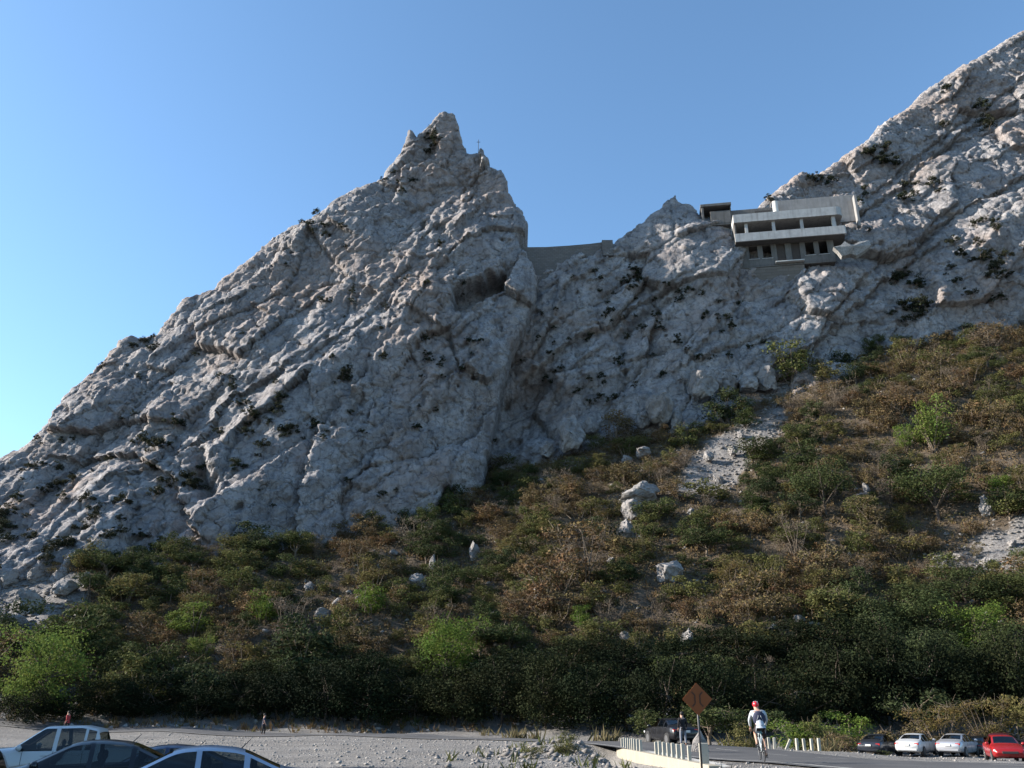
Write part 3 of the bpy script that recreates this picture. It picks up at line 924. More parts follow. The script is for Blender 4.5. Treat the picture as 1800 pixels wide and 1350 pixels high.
TREEB = [plant('bright_tree', 630 + i, 54, 8000, 0.026, 'vase', 18, 0, 0.9, trunk=0.018, wood='bark', leafmat='leaf_bright', split=True) for i in range(2)]

def put(name, me, p, w, h, label, cat, group=None, sink=0.0, rz=None, tilt=0.0):
    o = bpy.data.objects.new(name, me)
    o.location = (p[0], p[1], p[2] - sink)
    o.scale = (w, w, h)
    o.rotation_euler = (random.uniform(-.1, .1) + tilt, random.uniform(-.1, .1), random.uniform(0, 6.28) if rz is None else rz)
    COL.objects.link(o)
    return tag(o, label, cat, group)
def put_tree(name, pair, p, w, h, label, cat, group=None, sink=0.0):
    o = empty(name, (p[0], p[1], p[2] - sink), random.uniform(0, 6.28), label, cat, group)
    o.scale = (w, w, h)
    for nm, me in (('crown', pair[0]), ('trunk', pair[1])):
        c = bpy.data.objects.new(nm, me); COL.objects.link(c); c.parent = o
    return o

def at_px(u, v, wpx, hpx, which='any'):
    """a thing whose foot is at pixel (u, v) of the photograph: place on the terrain and its size in metres"""
    h = hit(u, v, which) or hit(u, v, 'any')
    p = h[0]
    ax = p.y * CP + (p.z - CAM_Z) * SP
    return p, wpx * ax / F_PX, hpx * ax / F_PX

TAKEN = []                                 # (x, y, r) kept free of the scattered shrubs
def take(p, r): TAKEN.append((p.x, p.y, r))

# ------------------------------------------------------------------ boulders
def boulder_mesh(seed):
    rs = np.random.RandomState(seed)
    bm = bmesh.new(); bmesh.ops.create_icosphere(bm, subdivisions=4, radius=0.5)
    co = np.array([v.co[:] for v in bm.verts])
    dirs = rs.normal(0, 1, (20, 3)); dirs /= np.linalg.norm(dirs, axis=1)[:, None]
    offs = rs.uniform(0.25, 0.43, 20)
    for d, o in zip(dirs, offs):                       # chop flat facets off a ball
        s = co @ d
        co = co - np.outer(np.maximum(s - o, 0) * 0.92, d)
    co += 0.045 * np.stack([fbm(co[:, 1] * 4 + k, co[:, 2] * 4 + co[:, 0] * 3, 4, seed + k, 0.6) for k in range(3)], 1)
    f_, e_, c_ = facets(co[:, 0] * 3.1 + co[:, 1] * 1.7, co[:, 2] * 3.3 + co[:, 1] * 2.1, seed)
    co *= (1 + 0.10 * f_ - 0.06 * np.exp(-e_ / 0.08))[:, None]
    for v, c in zip(bm.verts, co): v.co = c
    me = bpy.data.meshes.new('boulder'); bm.to_mesh(me); bm.free()
    me.materials.append(M['boulder'])
    return me
BOULD = [boulder_mesh(700 + i) for i in range(7)]
BLIST = [(1130, 882, 92, 40, 'broad flat-topped pale boulder at the foot of the scree'), (1112, 915, 56, 50, 'tall pale boulder just below the broad flat-topped one'),
    (1102, 945, 46, 40, 'grey boulder lowest of the stacked three in mid slope'), (1182, 1018, 66, 46, 'large square cracked boulder alone in mid slope'),
    (1160, 738, 66, 62, 'big split white boulder under the cliff'), (1132, 752, 34, 36, 'pale boulder left of the big split white one'), (1188, 752, 26, 36, 'pointed white boulder right of the big split one'),
    (1000, 790, 64, 66, 'pale rock knob standing at the foot of the cliff alcove'), (960, 806, 44, 34, 'low pale rock left of the rock knob'), (1040, 765, 40, 34, 'grey rock partly hidden behind the rock knob'),
    (1228, 702, 62, 56, 'rounded grey rock buttress at the cliff base'), (1275, 690, 46, 40, 'smaller grey rock beside the rounded buttress'), (1312, 692, 44, 36, 'sunlit crinkled rock right of the buttress'), (1345, 684, 52, 40, 'sunlit crinkled rock under the pale shrub'),
    (832, 982, 28, 36, 'upright pale rock in the left middle of the slope'), (735, 1032, 40, 32, 'dark-faced boulder below the white upright slab'), (592, 1066, 34, 18, 'small white boulder above a grey one'),
    (568, 1090, 52, 24, 'flat grey boulder half buried among brown shrubs'), (542, 1038, 28, 18, 'small pale rock up left of the white boulder'), (952, 1056, 36, 32, 'broken pale rocks clumped in mid slope'),
    (868, 1090, 20, 16, 'small pale tilted rock above the bright green bush'), (1212, 1132, 40, 30, 'pale rock near the dark trees, below the square boulder'), (1098, 1128, 24, 24, 'narrow pale rock above the dark trees'),
    (1738, 905, 40, 44, 'tall grey boulder casting a shadow beside the right scree'), (1688, 984, 28, 16, 'white rounded rock at the toe of the right scree'), (1737, 994, 28, 18, 'grey rock at the toe of the right scree'), (1648, 986, 24, 13, 'small flat rock left of the right scree'),
    (1524, 866, 20, 22, 'small pale rock cairn among the right shrubs'), (1518, 873, 40, 9, 'thin flat slab below the small rock cairn'), (1215, 905, 24, 16, 'small rock at the lower tip of the middle scree'),
    (1245, 812, 26, 22, 'white angular rock in the middle scree'), (1285, 800, 22, 18, 'grey angular rock in the middle scree'), (1262, 850, 30, 20, 'pale rock low in the middle scree'),
    (110, 1045, 52, 34, 'large pale slab at the left edge of the slope'), (45, 1075, 74, 46, 'broad tilted slab at the far left of the slope'), (15, 1105, 66, 34, 'low pale slab at the left frame edge'), (88, 1115, 34, 24, 'small slab below the broad tilted one'),
    (150, 1020, 30, 18, 'small pale rock right of the left slabs'), (60, 1022, 44, 28, 'pale rock above the broad tilted slab'), (15, 1030, 50, 36, 'grey rock at the left edge under the peak'), (140, 1092, 26, 16, 'pale block at the edge of the left slabs'),
    (1455, 984, 24, 12, 'flat pale rock in the right slope'), (1360, 1108, 22, 14, 'small pale rock above the right dark trees'), (1405, 1095, 26, 18, 'grey rock beside a dead branch'), (690, 975, 20, 12, 'tiny white rock left of the white upright slab'),
    (670, 1000, 18, 12, 'tiny grey rock left of the dark-faced boulder'), (1075, 990, 20, 14, 'small rock left of the square boulder'), (1130, 805, 34, 20, 'white rock at the left edge of the middle scree'), (1100, 815, 26, 16, 'sharp white rock left of the scree'),
    (1300, 770, 18, 14, 'small white stone high in the middle scree'), (1780, 960, 22, 16, 'small pale rock on the right scree'), (315, 1042, 20, 12, 'lone white rock in the brown left slope'), (400, 945, 26, 18, 'pale block at the foot of the peak'), (470, 950, 30, 16, 'low pale block at the foot of the peak')]
for i, (u, v, w, h, lab) in enumerate(BLIST):
    p, W, H = at_px(u, v, w, h)
    if v < 830: p = p + Vector((0, -0.35 * W, 0))
    o = put('boulder', BOULD[i % 7], p + Vector((0, 0, H * 0.30)), W, H * 1.25, lab, 'boulder', 'boulders on the slope')
    o.scale = (W, W * random.uniform(.75, 1.0), H * 1.2); o.rotation_euler = (random.uniform(-.2, .2), random.uniform(-.2, .2), random.uniform(-.5, .5) + (i % 3) * 2.1)
    take(p, W * 0.6 + 1.1); take(p - Vector((0, 2.0, 0)), W * 0.4 + 0.3)
# the upright white slab
p, W, H = at_px(760, 1006, 12, 34)
o = put('standing_stone', BOULD[2], p + Vector((0, 0, H * .42)), W * 1.1, H * 1.2, 'narrow white stone slab standing upright on the slope', 'rock'); o.rotation_euler = (0, 0.18, 0.6); take(p, 1.0)

# ------------------------------------------------------------------ single plants that can be picked out in the photograph
SPECIAL = [
    ('bright_tree', TREEB, 62, 1262, 190, 165, 'large bright green feathery tree at the left edge of the slope foot', 'tree'),
    ('bright_shrub', BRIGHT, 335, 1118, 112, 56, 'bright green shrub catching the sun on the left slope', 'shrub'),
    ('bright_shrub', BRIGHT, 462, 1096, 78, 62, 'bright green shrub right of the sunlit one on the left slope', 'shrub'),
    ('bright_shrub', BRIGHT, 350, 1162, 66, 52, 'olive bright shrub below the sunlit left shrub', 'shrub'),
    ('bright_tree', TREEB, 790, 1212, 140, 130, 'rounded bright green small tree above the dark belt of trees', 'tree'),
    ('bright_shrub', BRIGHT, 598, 1122, 44, 44, 'small bright shrub below the flat grey boulder', 'shrub'),
    ('bright_shrub', BRIGHT, 650, 1080, 92, 58, 'yellow green shrub beside the small white boulder', 'shrub'),
    ('bright_shrub', BRIGHT, 1025, 1106, 50, 46, 'small bright green shrub in the lower middle slope', 'shrub'),
    ('bright_shrub', BRIGHT, 1640, 792, 100, 98, 'tall lime green shrub high on the right slope', 'shrub'),
    ('bright_shrub', BRIGHT, 1755, 872, 62, 46, 'lime green shrub near the right scree', 'shrub'),
    ('bright_shrub', BRIGHT, 1590, 790, 40, 50, 'small lime shrub left of the tall lime green one', 'shrub'),
    ('pale_shrub', [PALE], 1392, 668, 96, 84, 'pale grey green shrub against the cliff foot', 'shrub'),
    ('olive_shrub', OLIVE, 1430, 1088, 110, 66, 'loose olive green shrub above the right dark trees', 'shrub'),
    ('yellow_shrub', YELLOW, 1290, 1054, 84, 66, 'straw yellow shrub in the lower middle of the slope', 'shrub'),
    ('olive_tree', TREEF, 1455, 908, 120, 110, 'small dark tree with a visible trunk on the right slope', 'tree'),
    ('olive_tree', TREEF, 1652, 915, 150, 110, 'spreading flat-topped tree with a forked trunk near the right scree', 'tree'),
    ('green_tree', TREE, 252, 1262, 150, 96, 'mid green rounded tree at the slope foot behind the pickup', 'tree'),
    ('bright_tree', TREEB, 1725, 1168, 130, 110, 'green sunlit tree at the right edge above the dark trees', 'tree')]
for i, (nm, kind, u, v, w, h, lab, cat) in enumerate(SPECIAL):
    p, W, H = at_px(u, v, w, h)
    me = kind[i % len(kind)]
    if isinstance(me, tuple): put_tree(nm, me, p, W, H, lab, cat, None, 0.1)
    else: put(nm, me, p, W, H, lab, cat, None, 0.1)
    take(p, W * 0.42)

# ------------------------------------------------------------------ dark belt of trees along the foot of the slope
BELT = [(150, 1268, 110, 80), (330, 1275, 120, 70), (405, 1272, 130, 95), (480, 1276, 140, 120), (560, 1280, 150, 130), (640, 1280, 160, 140), (725, 1284, 150, 120), (800, 1284, 150, 120), (880, 1286, 160, 140),
        (960, 1288, 160, 150), (1040, 1294, 160, 150), (1110, 1296, 150, 140), (1180, 1302, 160, 170), (1260, 1306, 170, 150), (1340, 1304, 170, 160), (1420, 1300, 170, 170), (1500, 1296, 180, 170),
        (1580, 1292, 180, 190), (1660, 1290, 180, 190), (1740, 1286, 180, 190), (1820, 1290, 180, 200),
        (450, 1225, 130, 70), (600, 1220, 140, 90), (690, 1230, 130, 80), (900, 1215, 150, 80), (1000, 1205, 150, 90), (1100, 1200, 150, 90), (1200, 1190, 160, 100), (1300, 1190, 160, 100), (1390, 1170, 160, 90),
        (1480, 1170, 170, 110), (1560, 1150, 170, 110), (1640, 1140, 170, 110), (1790, 1190, 160, 110), (520, 1180, 120, 60), (860, 1190, 120, 60), (1600, 1085, 150, 70), (1700, 1060, 150, 70), (1050, 1160, 110, 55), (1260, 1140, 120, 60),
        (1780, 1065, 130, 70), (1530, 1100, 130, 60), (20, 1278, 120, 80), (90, 1272, 90, 60), (210, 1274, 90, 55), (1450, 1230, 150, 110), (1240, 1240, 150, 110), (950, 1240, 150, 110), (780, 1250, 150, 100), (620, 1250, 140, 100), (1650, 1220, 160, 120)]
ORD = ['first', 'second', 'third', 'fourth', 'fifth', 'sixth', 'seventh', 'eighth', 'ninth', 'tenth', 'eleventh', 'twelfth', '13th', '14th', '15th', '16th', '17th', '18th', '19th', '20th', '21st', '22nd', '23rd', '24th', '25th', '26th', '27th', '28th', '29th', '30th']
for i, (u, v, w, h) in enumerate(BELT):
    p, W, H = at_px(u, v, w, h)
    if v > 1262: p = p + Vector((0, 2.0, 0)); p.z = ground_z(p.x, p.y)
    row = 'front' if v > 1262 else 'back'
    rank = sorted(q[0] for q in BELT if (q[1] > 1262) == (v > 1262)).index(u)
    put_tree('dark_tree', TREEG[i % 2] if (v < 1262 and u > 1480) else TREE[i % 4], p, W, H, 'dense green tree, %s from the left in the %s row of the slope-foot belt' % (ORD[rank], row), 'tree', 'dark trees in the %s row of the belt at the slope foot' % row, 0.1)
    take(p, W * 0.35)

# ------------------------------------------------------------------ scattered shrubs of the slope
rs = np.random.RandomState(77)
cand = []
for yy in np.arange(80, 168, 2.8):
    for xx in np.arange(-95, 110, 3.0):
        cand.append((xx + rs.uniform(-1.6, 1.6), yy + rs.uniform(-1.4, 1.4)))
cand = np.array(cand)
cz, chill, _ = terrain_z(cand[:, 0], cand[:, 1])
cu, cv, cax = project(cand[:, 0], cand[:, 1], cz)
cn = fbm(cand[:, 0] / 16, cand[:, 1] / 16, 3, 91); cn2 = fbm(cand[:, 0] / 9 + 40, cand[:, 1] / 9, 3, 95)
scr_in = np.zeros(len(cand))
for pl in SCREE:
    sd, _, _ = poly_sd(cu, cv, [(float(a), float(b)) for a, b in pl]); scr_in = np.maximum(scr_in, sd)
yclf = np.minimum(peak_y(cand[:, 0], cz), 999); yclf2 = mass_y(cand[:, 0], cz)
PLACE = {'left': 'on the left slope under the pointed peak', 'middle': 'on the middle slope under the saddle', 'right': 'on the right slope under the abandoned house'}
n_sh = 0; counts = {}
for i, (x, y) in enumerate(cand):
    u, v, z = cu[i], cv[i], cz[i]
    if u < -90 or u > 1910 or v < 530 or (chill[i] < 0.30 and not (cz[i] > 0.6 and y > np.interp(x, [-60, -20, 10, 30, 60], [92, 91, 86, 81, 82]))): continue
    yc = yclf[i] if u < 850 else yclf2[i]
    if y > yc + 1.5: continue
    if scr_in[i] > 0 and rs.rand() < 0.88: continue
    if any((x - a) ** 2 + (y - b) ** 2 < (r * 0.8) ** 2 for a, b, r in TAKEN): continue
    if rs.rand() < 0.04: continue
    low = v > 1120
    upper_left = (u < 950 and y > yc - 14)
    k = cn[i] * 1.3 + (0.32 if upper_left else 0) + (0.25 if low else 0) + (0.5 if (v > 1165 and u > 420) else 0) + rs.normal(0, 0.26)
    if k > 0.52: kind, nm, pool, adj = 'green', 'green_shrub', GREEN, 'dark green leafy shrub'
    elif k > -0.04: kind, nm, pool, adj = 'olive', 'olive_shrub', OLIVE, 'olive green shrub'
    elif rs.rand() < 0.17: kind, nm, pool, adj = 'bare', 'bare_shrub', TWIG, 'grey brown leafless shrub'
    else: kind, nm, pool, adj = 'dry', 'dry_shrub', DRY, 'brown dry shrub'
    if kind == 'olive' and rs.rand() < 0.03: nm, pool, adj, kind = 'yellow_shrub', YELLOW, 'straw yellow dry shrub', 'yellow'
    w = 4.6 * math.exp(rs.normal(0, 0.27)) * (1 + 0.25 * cn2[i]); h = w * rs.uniform(0.5, 0.8)
    if kind == 'green' and rs.rand() < 0.25: h *= 1.3
    zone = 'left' if u < 700 else ('middle' if u < 1250 else 'right')
    put(nm, pool[rs.randint(len(pool))], (x, y, z), w, h, adj + ' ' + PLACE[zone], 'shrub', '%ss %s' % (adj, PLACE[zone]), 0.15)
    counts[kind] = counts.get(kind, 0) + 1
print('shrubs', counts)

# ------------------------------------------------------------------ shrubs rooted in the rock faces
def cliff_shrubs(bvh, spots, n_rand, box, zone, group, rs):
    out = []
    for u, v, w in spots: out.append((u, v, w))
    while n_rand > 0:
        u = rs.uniform(box[0], box[2]); v = rs.uniform(box[1], box[3])
        out.append((u, v, rs.uniform(6, 15))); n_rand -= 1
    for u, v, w in out:
        loc, nor, _, dist = bvh.ray_cast(Vector((0, 0, CAM_Z)), ray(u, v).normalized(), 600)
        if loc is None: continue
        ax = loc.y * CP + (loc.z - CAM_Z) * SP
        W = w * ax / F_PX
        put('cliff_shrub', CLIFF[rs.randint(4)], loc + Vector((0, -0.22 * W, -0.25 * W)), W * 1.5, W * rs.uniform(.9, 1.3), 'small dark shrub rooted in ' + zone, 'shrub', group, 0, tilt=0.35)
rs2 = np.random.RandomState(5)
def clus(cx, cy, dx, dy, n, s0, s1): return [(cx + rs2.normal(0, dx), cy + rs2.normal(0, dy), rs2.uniform(s0, s1)) for _ in range(n)]
pk = clus(605, 655, 12, 8, 4, 14, 24) + clus(455, 745, 45, 30, 16, 12, 26) + clus(300, 830, 45, 35, 16, 12, 28) + clus(120, 880, 60, 40, 16, 12, 26) + clus(230, 930, 70, 25, 14, 14, 28) + \
     clus(240, 605, 25, 12, 6, 8, 16) + clus(540, 395, 35, 15, 8, 8, 16) + clus(760, 250, 10, 14, 6, 10, 18) + clus(730, 320, 30, 10, 5, 7, 12) + clus(690, 680, 60, 60, 10, 7, 13) + \
     clus(60, 960, 50, 20, 10, 16, 32) + clus(800, 610, 40, 40, 8, 7, 12) + clus(90, 800, 30, 25, 8, 8, 14)
cliff_shrubs(peak_bvh, pk, 90, (30, 330, 900, 900), 'a crack of the pale pointed peak', 'dark shrubs on the pointed peak', rs2)
ms = clus(1100, 495, 12, 10, 6, 10, 20) + clus(1120, 560, 50, 30, 10, 7, 14) + clus(960, 590, 40, 40, 10, 7, 14) + clus(1230, 600, 70, 40, 10, 7, 14) + clus(1060, 690, 60, 30, 10, 10, 20)
cliff_shrubs(mass_bvh, ms, 45, (950, 470, 1300, 680), 'the cliff between the peak and the house', 'dark shrubs on the cliff left of the house', rs2)
ms = clus(1730, 410, 45, 25, 12, 10, 20) + clus(1740, 470, 60, 30, 14, 10, 22) + clus(1530, 275, 25, 12, 7, 14, 26) + clus(1740, 200, 35, 20, 6, 12, 24) + clus(1600, 320, 30, 15, 8, 12, 24) + clus(1580, 490, 20, 8, 5, 14, 26) + clus(1640, 540, 60, 20, 12, 14, 28) + clus(1440, 320, 18, 8, 4, 10, 18) + clus(1520, 350, 8, 5, 3, 10, 16) + clus(1350, 350, 6, 6, 3, 8, 14)
cliff_shrubs(mass_bvh, ms, 8, (1450, 330, 1790, 560), 'the right cliff beside and above the house', 'dark shrubs on the right cliff', rs2)

# ------------------------------------------------------------------ loose stones (scree, gravel) and low weeds
def stones(name, xy, size, seed, label, flat=0.6, mat='stone'):
    rs = np.random.RandomState(seed)
    n = len(xy)
    z = terrain_z(xy[:, 0], xy[:, 1])[0]
    b = np.array([(1, 0, 0), (-1, 0, 0), (0, 1, 0), (0, -1, 0), (0, 0, 1), (0, 0, -1)], float)
    fc = np.array([(0, 2, 4), (2, 1, 4), (1, 3, 4), (3, 0, 4), (2, 0, 5), (1, 2, 5), (3, 1, 5), (0, 3, 5)])
    v = b[None] * rs.uniform(0.5, 1.2, (n, 6, 1)) + rs.normal(0, 0.16, (n, 6, 3))
    a = rs.uniform(0, 6.28, n); ca, sa = np.cos(a)[:, None], np.sin(a)[:, None]
    v = np.stack([v[..., 0] * ca - v[..., 1] * sa, v[..., 0] * sa + v[..., 1] * ca, v[..., 2] * flat], -1)
    v = v * size[:, None, None]
    v = v + np.stack([xy[:, 0], xy[:, 1], z + 0.12 * size], 1)[:, None]
    f = (fc[None] + (np.arange(n) * 6)[:, None, None]).reshape(-1, 3)
    o = link(name, np_mesh(name, v.reshape(-1, 3), f), M[mat])
    return tag(o, label, 'stones', kind='stuff')
rs3 = np.random.RandomState(15)
xy = np.stack([rs3.uniform(-32, 8, 9000), 24 + 54 * rs3.rand(9000) ** 1.3], 1)
k = (road_dist(xy[:, 0], xy[:, 1]) > 0.3)
xy = xy[k]
stones('gravel', xy, 0.03 + 0.11 * rs3.rand(len(xy)) ** 5, 16, 'pale grey gravel and pebbles scattered over the open lot')
xy = np.stack([rs3.normal(2.0, 1.7, 1500), rs3.normal(39, 7, 1500)], 1); xy = xy[(road_dist(xy[:, 0], xy[:, 1]) > 0.3) & (xy[:, 0] < 5.3)]
stones('rubble', xy, 0.05 + 0.2 * rs3.rand(len(xy)) ** 3, 17, 'heaped rubble bank beside the bridge railing', mat='rubble')
xy = np.stack([rs3.uniform(14, 60, 2600), rs3.uniform(48, 80, 2600)], 1); xy = xy[road_dist(xy[:, 0], xy[:, 1]) > 0.4]
stones('roadside_gravel', xy, 0.03 + 0.12 * rs3.rand(len(xy)) ** 4, 18, 'loose gravel around the cars parked on the right')
# scree: points whose picture falls in the scree areas
c2 = np.stack([rs3.uniform(-95, 110, 60000), rs3.uniform(84, 165, 60000)], 1)
z2 = terrain_z(c2[:, 0], c2[:, 1])[0]; u2, v2, _ = project(c2[:, 0], c2[:, 1], z2)
ins = np.full(len(c2), -1e9)
for pl in SCREE:
    sd, _, _ = poly_sd(u2, v2, [(float(a), float(b)) for a, b in pl]); ins = np.maximum(ins, sd)
s_in = c2[ins > -4]
stones('scree', s_in, 0.10 + 0.45 * rs3.rand(len(s_in)) ** 3, 19, 'loose grey scree spilling down between the shrubs', mat='rubble')
s_out = c2[(ins < 0) & (rs3.rand(len(c2)) < 0.10)]
stones('slope_stones', s_out, 0.10 + 0.5 * rs3.rand(len(s_out)) ** 3, 20, 'scattered pale stones between the slope shrubs')

def undergrowth(name, xy, r, seed, mat, label, leaves=16):
    """knee-high tangles of small leaves between the shrubs"""
    rs = np.random.RandomState(seed); n = len(xy)
    z = terrain_z(xy[:, 0], xy[:, 1])[0]
    c0 = np.repeat(np.stack([xy[:, 0], xy[:, 1], z], 1), leaves, 0); rr = np.repeat(r, leaves)
    d = rs.normal(0, 1, (n * leaves, 3)); d[:, 2] = np.abs(d[:, 2]); d /= np.linalg.norm(d, axis=1)[:, None]
    c = c0 + d * (rr * rs.uniform(0.3, 1.0, n * leaves) ** 0.5)[:, None] * np.array([1.1, 1.1, 0.8])
    v = leaf_quads(c, d, 0.26, rs)
    o = link(name, np_mesh(name, v, np.arange(4 * n * leaves).reshape(-1, 4)), M[mat])
    return tag(o, label, 'undergrowth', kind='stuff')

def weeds(name, xy, h, seed, mat, label, blades=7):
    rs = np.random.RandomState(seed); n = len(xy)
    z = terrain_z(xy[:, 0], xy[:, 1])[0]
    base = np.repeat(np.stack([xy[:, 0], xy[:, 1], z - 0.03], 1), blades, 0)
    hh = np.repeat(h, blades) * rs.uniform(0.5, 1.2, n * blades)
    d = rs.normal(0, 0.5, (n * blades, 3)); d[:, 2] = 1; d /= np.linalg.norm(d, axis=1)[:, None]
    side = np.cross(d, rs.normal(0, 1, (n * blades, 3))); side /= np.linalg.norm(side, axis=1)[:, None]
    off = rs.normal(0, 0.22, (n * blades, 3)) * np.repeat(h, blades)[:, None]; off[:, 2] = 0
    b0 = base + off
    w = (0.10 * hh)[:, None]
    v = np.stack([b0 - side * w * .5, b0 + side * w * .5, b0 + d * hh[:, None] * .6 + side * w * .7, b0 + d * hh[:, None]], 1)
    f = np.arange(4 * n * blades).reshape(-1, 4)
    o = link(name, np_mesh(name, v.reshape(-1, 3), f), M[mat])
    return tag(o, label, 'weeds', kind='stuff')
c3 = c2[(ins < 0) & (rs3.rand(len(c2)) < 0.22)]
weeds('slope_weeds', c3, rs3.uniform(0.25, 0.9, len(c3)), 21, 'leaf_dry', 'low dry weeds covering the soil between the shrubs', 9)
c4 = c2[(ins < 0) & (rs3.rand(len(c2)) < 0.10)]
weeds('slope_grass', c4, rs3.uniform(0.25, 0.7, len(c4)), 22, 'leaf_olive', 'low green growth between the slope shrubs', 9)

vis = (u2 > -160) & (u2 < 1980) & (z2 > 1.5)
c6 = c2[(ins < -3) & vis & (rs3.rand(len(c2)) < 0.52)]
undergrowth('undergrowth', c6, rs3.uniform(0.45, 1.25, len(c6)), 23, 'leaf_under', 'continuous low brown and olive scrub between the larger shrubs')
# ------------------------------------------------------------------ abandoned house on the cliff
def mat_stained(name, col, stain):
    t = NT(name)
    v = t.coord(); vst = t.coord((1.6, 1.6, 0.16))
    n = t.noise(v, 0.8, 6, 0.65); st = t.noise(vst, 1.0, 5, 0.65)
    c = t.mix(t.ramp(n, [(0.35, 0.0), (0.65, 1.0)]), tuple(x * .78 for x in col), col)
    c = t.mix(t.ramp(st, [(0.48, 0.0), (0.68, 0.7)]), c, stain)
    return t.fin(c, 0.92, t.bump(n, 0.05, 0.7), 0, 0.15)
M['house_white'] = mat_stained('house_white', (0.43, 0.42, 0.41), (0.22, 0.21, 0.20))
M['terrace'] = mat_stained('terrace', (0.27, 0.258, 0.25), (0.16, 0.15, 0.145))
M['house_wall'] = mat_stained('house_wall', (0.15, 0.142, 0.135), (0.075, 0.07, 0.066))
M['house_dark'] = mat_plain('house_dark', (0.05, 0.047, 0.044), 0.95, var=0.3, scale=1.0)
M['door_wood'] = mat_plain('door_wood', (0.05, 0.04, 0.035), 0.8, var=0.3, scale=2.0)
def mat_masonry(name, c1, c2, mortar, w, h):
    t = NT(name)
    v = t.coord()
    br = t.n('ShaderNodeTexBrick')
    mp = t.n('ShaderNodeMapping'); mp.inputs['Rotation'].default_value = (math.radians(90), 0, 0)
    t.l(v, mp.inputs['Vector']); t.l(mp.outputs[0], br.inputs['Vector'])
    br.inputs['Color1'].default_value = (*c1, 1); br.inputs['Color2'].default_value = (*c2, 1); br.inputs['Mortar'].default_value = (*mortar, 1)
    br.inputs['Scale'].default_value = 1.0; br.inputs['Brick Width'].default_value = w; br.inputs['Row Height'].default_value = h
    br.inputs['Mortar Size'].default_value = 0.03; br.inputs['Bias'].default_value = 0.0
    n = t.noise(v, 1.5, 5, 0.65)
    c = t.mix(t.ramp(n, [(0.35, 0.5), (0.6, 0.0)]), br.outputs['Color'], (0.14, 0.12, 0.105))
    return t.fin(c, 0.95, t.bump(br.outputs['Fac'], -0.05, 0.8, t.bump(n, 0.1, 0.7)), 0, 0.15)
M['masonry'] = mat_masonry('masonry', (0.16, 0.15, 0.145), (0.12, 0.113, 0.11), (0.09, 0.085, 0.08), 0.9, 0.42)
M['retaining'] = mat_masonry('retaining', (0.17, 0.148, 0.13), (0.135, 0.116, 0.10), (0.09, 0.08, 0.07), 2.4, 0.75)

HT = math.radians(9.0)
HO = P(1293, 425, 163.0)
he = Vector((math.cos(HT), -math.sin(HT), 0)); hn = Vector((-math.sin(HT), -math.cos(HT), 0))
def fac(u, v, off=0.0):
    """facade coordinates (s along, z up) of a photo pixel on the plane 'off' metres in front of the balcony face"""
    o = Vector((0, 0, CAM_Z)); d = ray(u, v)
    q = HO + hn * off
    t = (q - o).dot(hn) / d.dot(hn)
    w = o + d * t - HO
    return w.dot(he), w.z
house = empty('abandoned_house', HO, -HT, 'abandoned two-storey concrete house with a long balcony built into the cliff', 'house')
def HB(name, s0, s1, n0, n1, z0, z1, mat, parent=None, bevel=0.05):
    """box in facade coordinates; n is measured outwards from the balcony face"""
    m = MB().box(s0, s1, -n1, -n0, z0, z1)
    return m.build(name, M[mat], parent or house, False, bevel)
zb0 = 0.0; zb1 = fac(1293, 411)[1]; zr0 = fac(1293, 392)[1]; zr1 = fac(1293, 378)[1]
sR = fac(1488, 404)[0]
def rounded(s0, s1, n0, n1, r):
    pts = [(s0, -n0), (s0, -n1)]
    for k in range(7):
        a = math.pi / 2 * k / 6
        pts.append((s1 - r + r * math.sin(a), -(n1 - r + r * math.cos(a))))
    pts.append((s1, -n0))
    return pts
def HP(name, pts, z0, z1, mat, parent=None):
    return MB().prism(pts, z0, z1).build(name, M[mat], parent or house, False)
# roof slab with its fascia, balcony band
HP('roof_slab', rounded(0.0, sR - 0.2, -9.0, 0.15, 1.3), zr0, zr1, 'house_white')
band = HP('balcony_parapet', rounded(0.0, sR, -0.35, 0.0, 0.34), zb0, zb1, 'house_white')
HP('balcony_floor', rounded(0.05, sR - 0.06, -8.6, -0.36, 1.2), zb0 + 0.05, zb0 + 0.5, 'house_wall')
HB('balcony_end', sR - 0.36, sR - 0.02, -4.0, -0.36, zb0 + 0.5, zb1 - 0.02, 'house_white')
for u0, u1, va in ((1309, 1314.5, 400), (1357, 1362.5, 396), (1406.5, 1412, 392), (1462, 1469, 389)):
    s0 = fac(u0, va, -0.6)[0]; s1 = fac(u1, va, -0.6)[0]
    HB('balcony_post', s0, s1, -1.2, -0.55, zb0 + 0.5, zr0, 'house_white', None, 0.03)
HB('upper_back_wall', 0.4, sR - 1.0, -6.6, -6.2, zb0 + 0.5, zr0, 'house_dark')
HB('upper_side_wall', 0.1, 0.45, -6.2, -0.5, zb0 + 0.5, zr0, 'house_wall')
HB('upper_side_wall', sR - 1.6, sR - 1.2, -6.2, -2.2, zb0 + 0.5, zr0, 'house_wall')
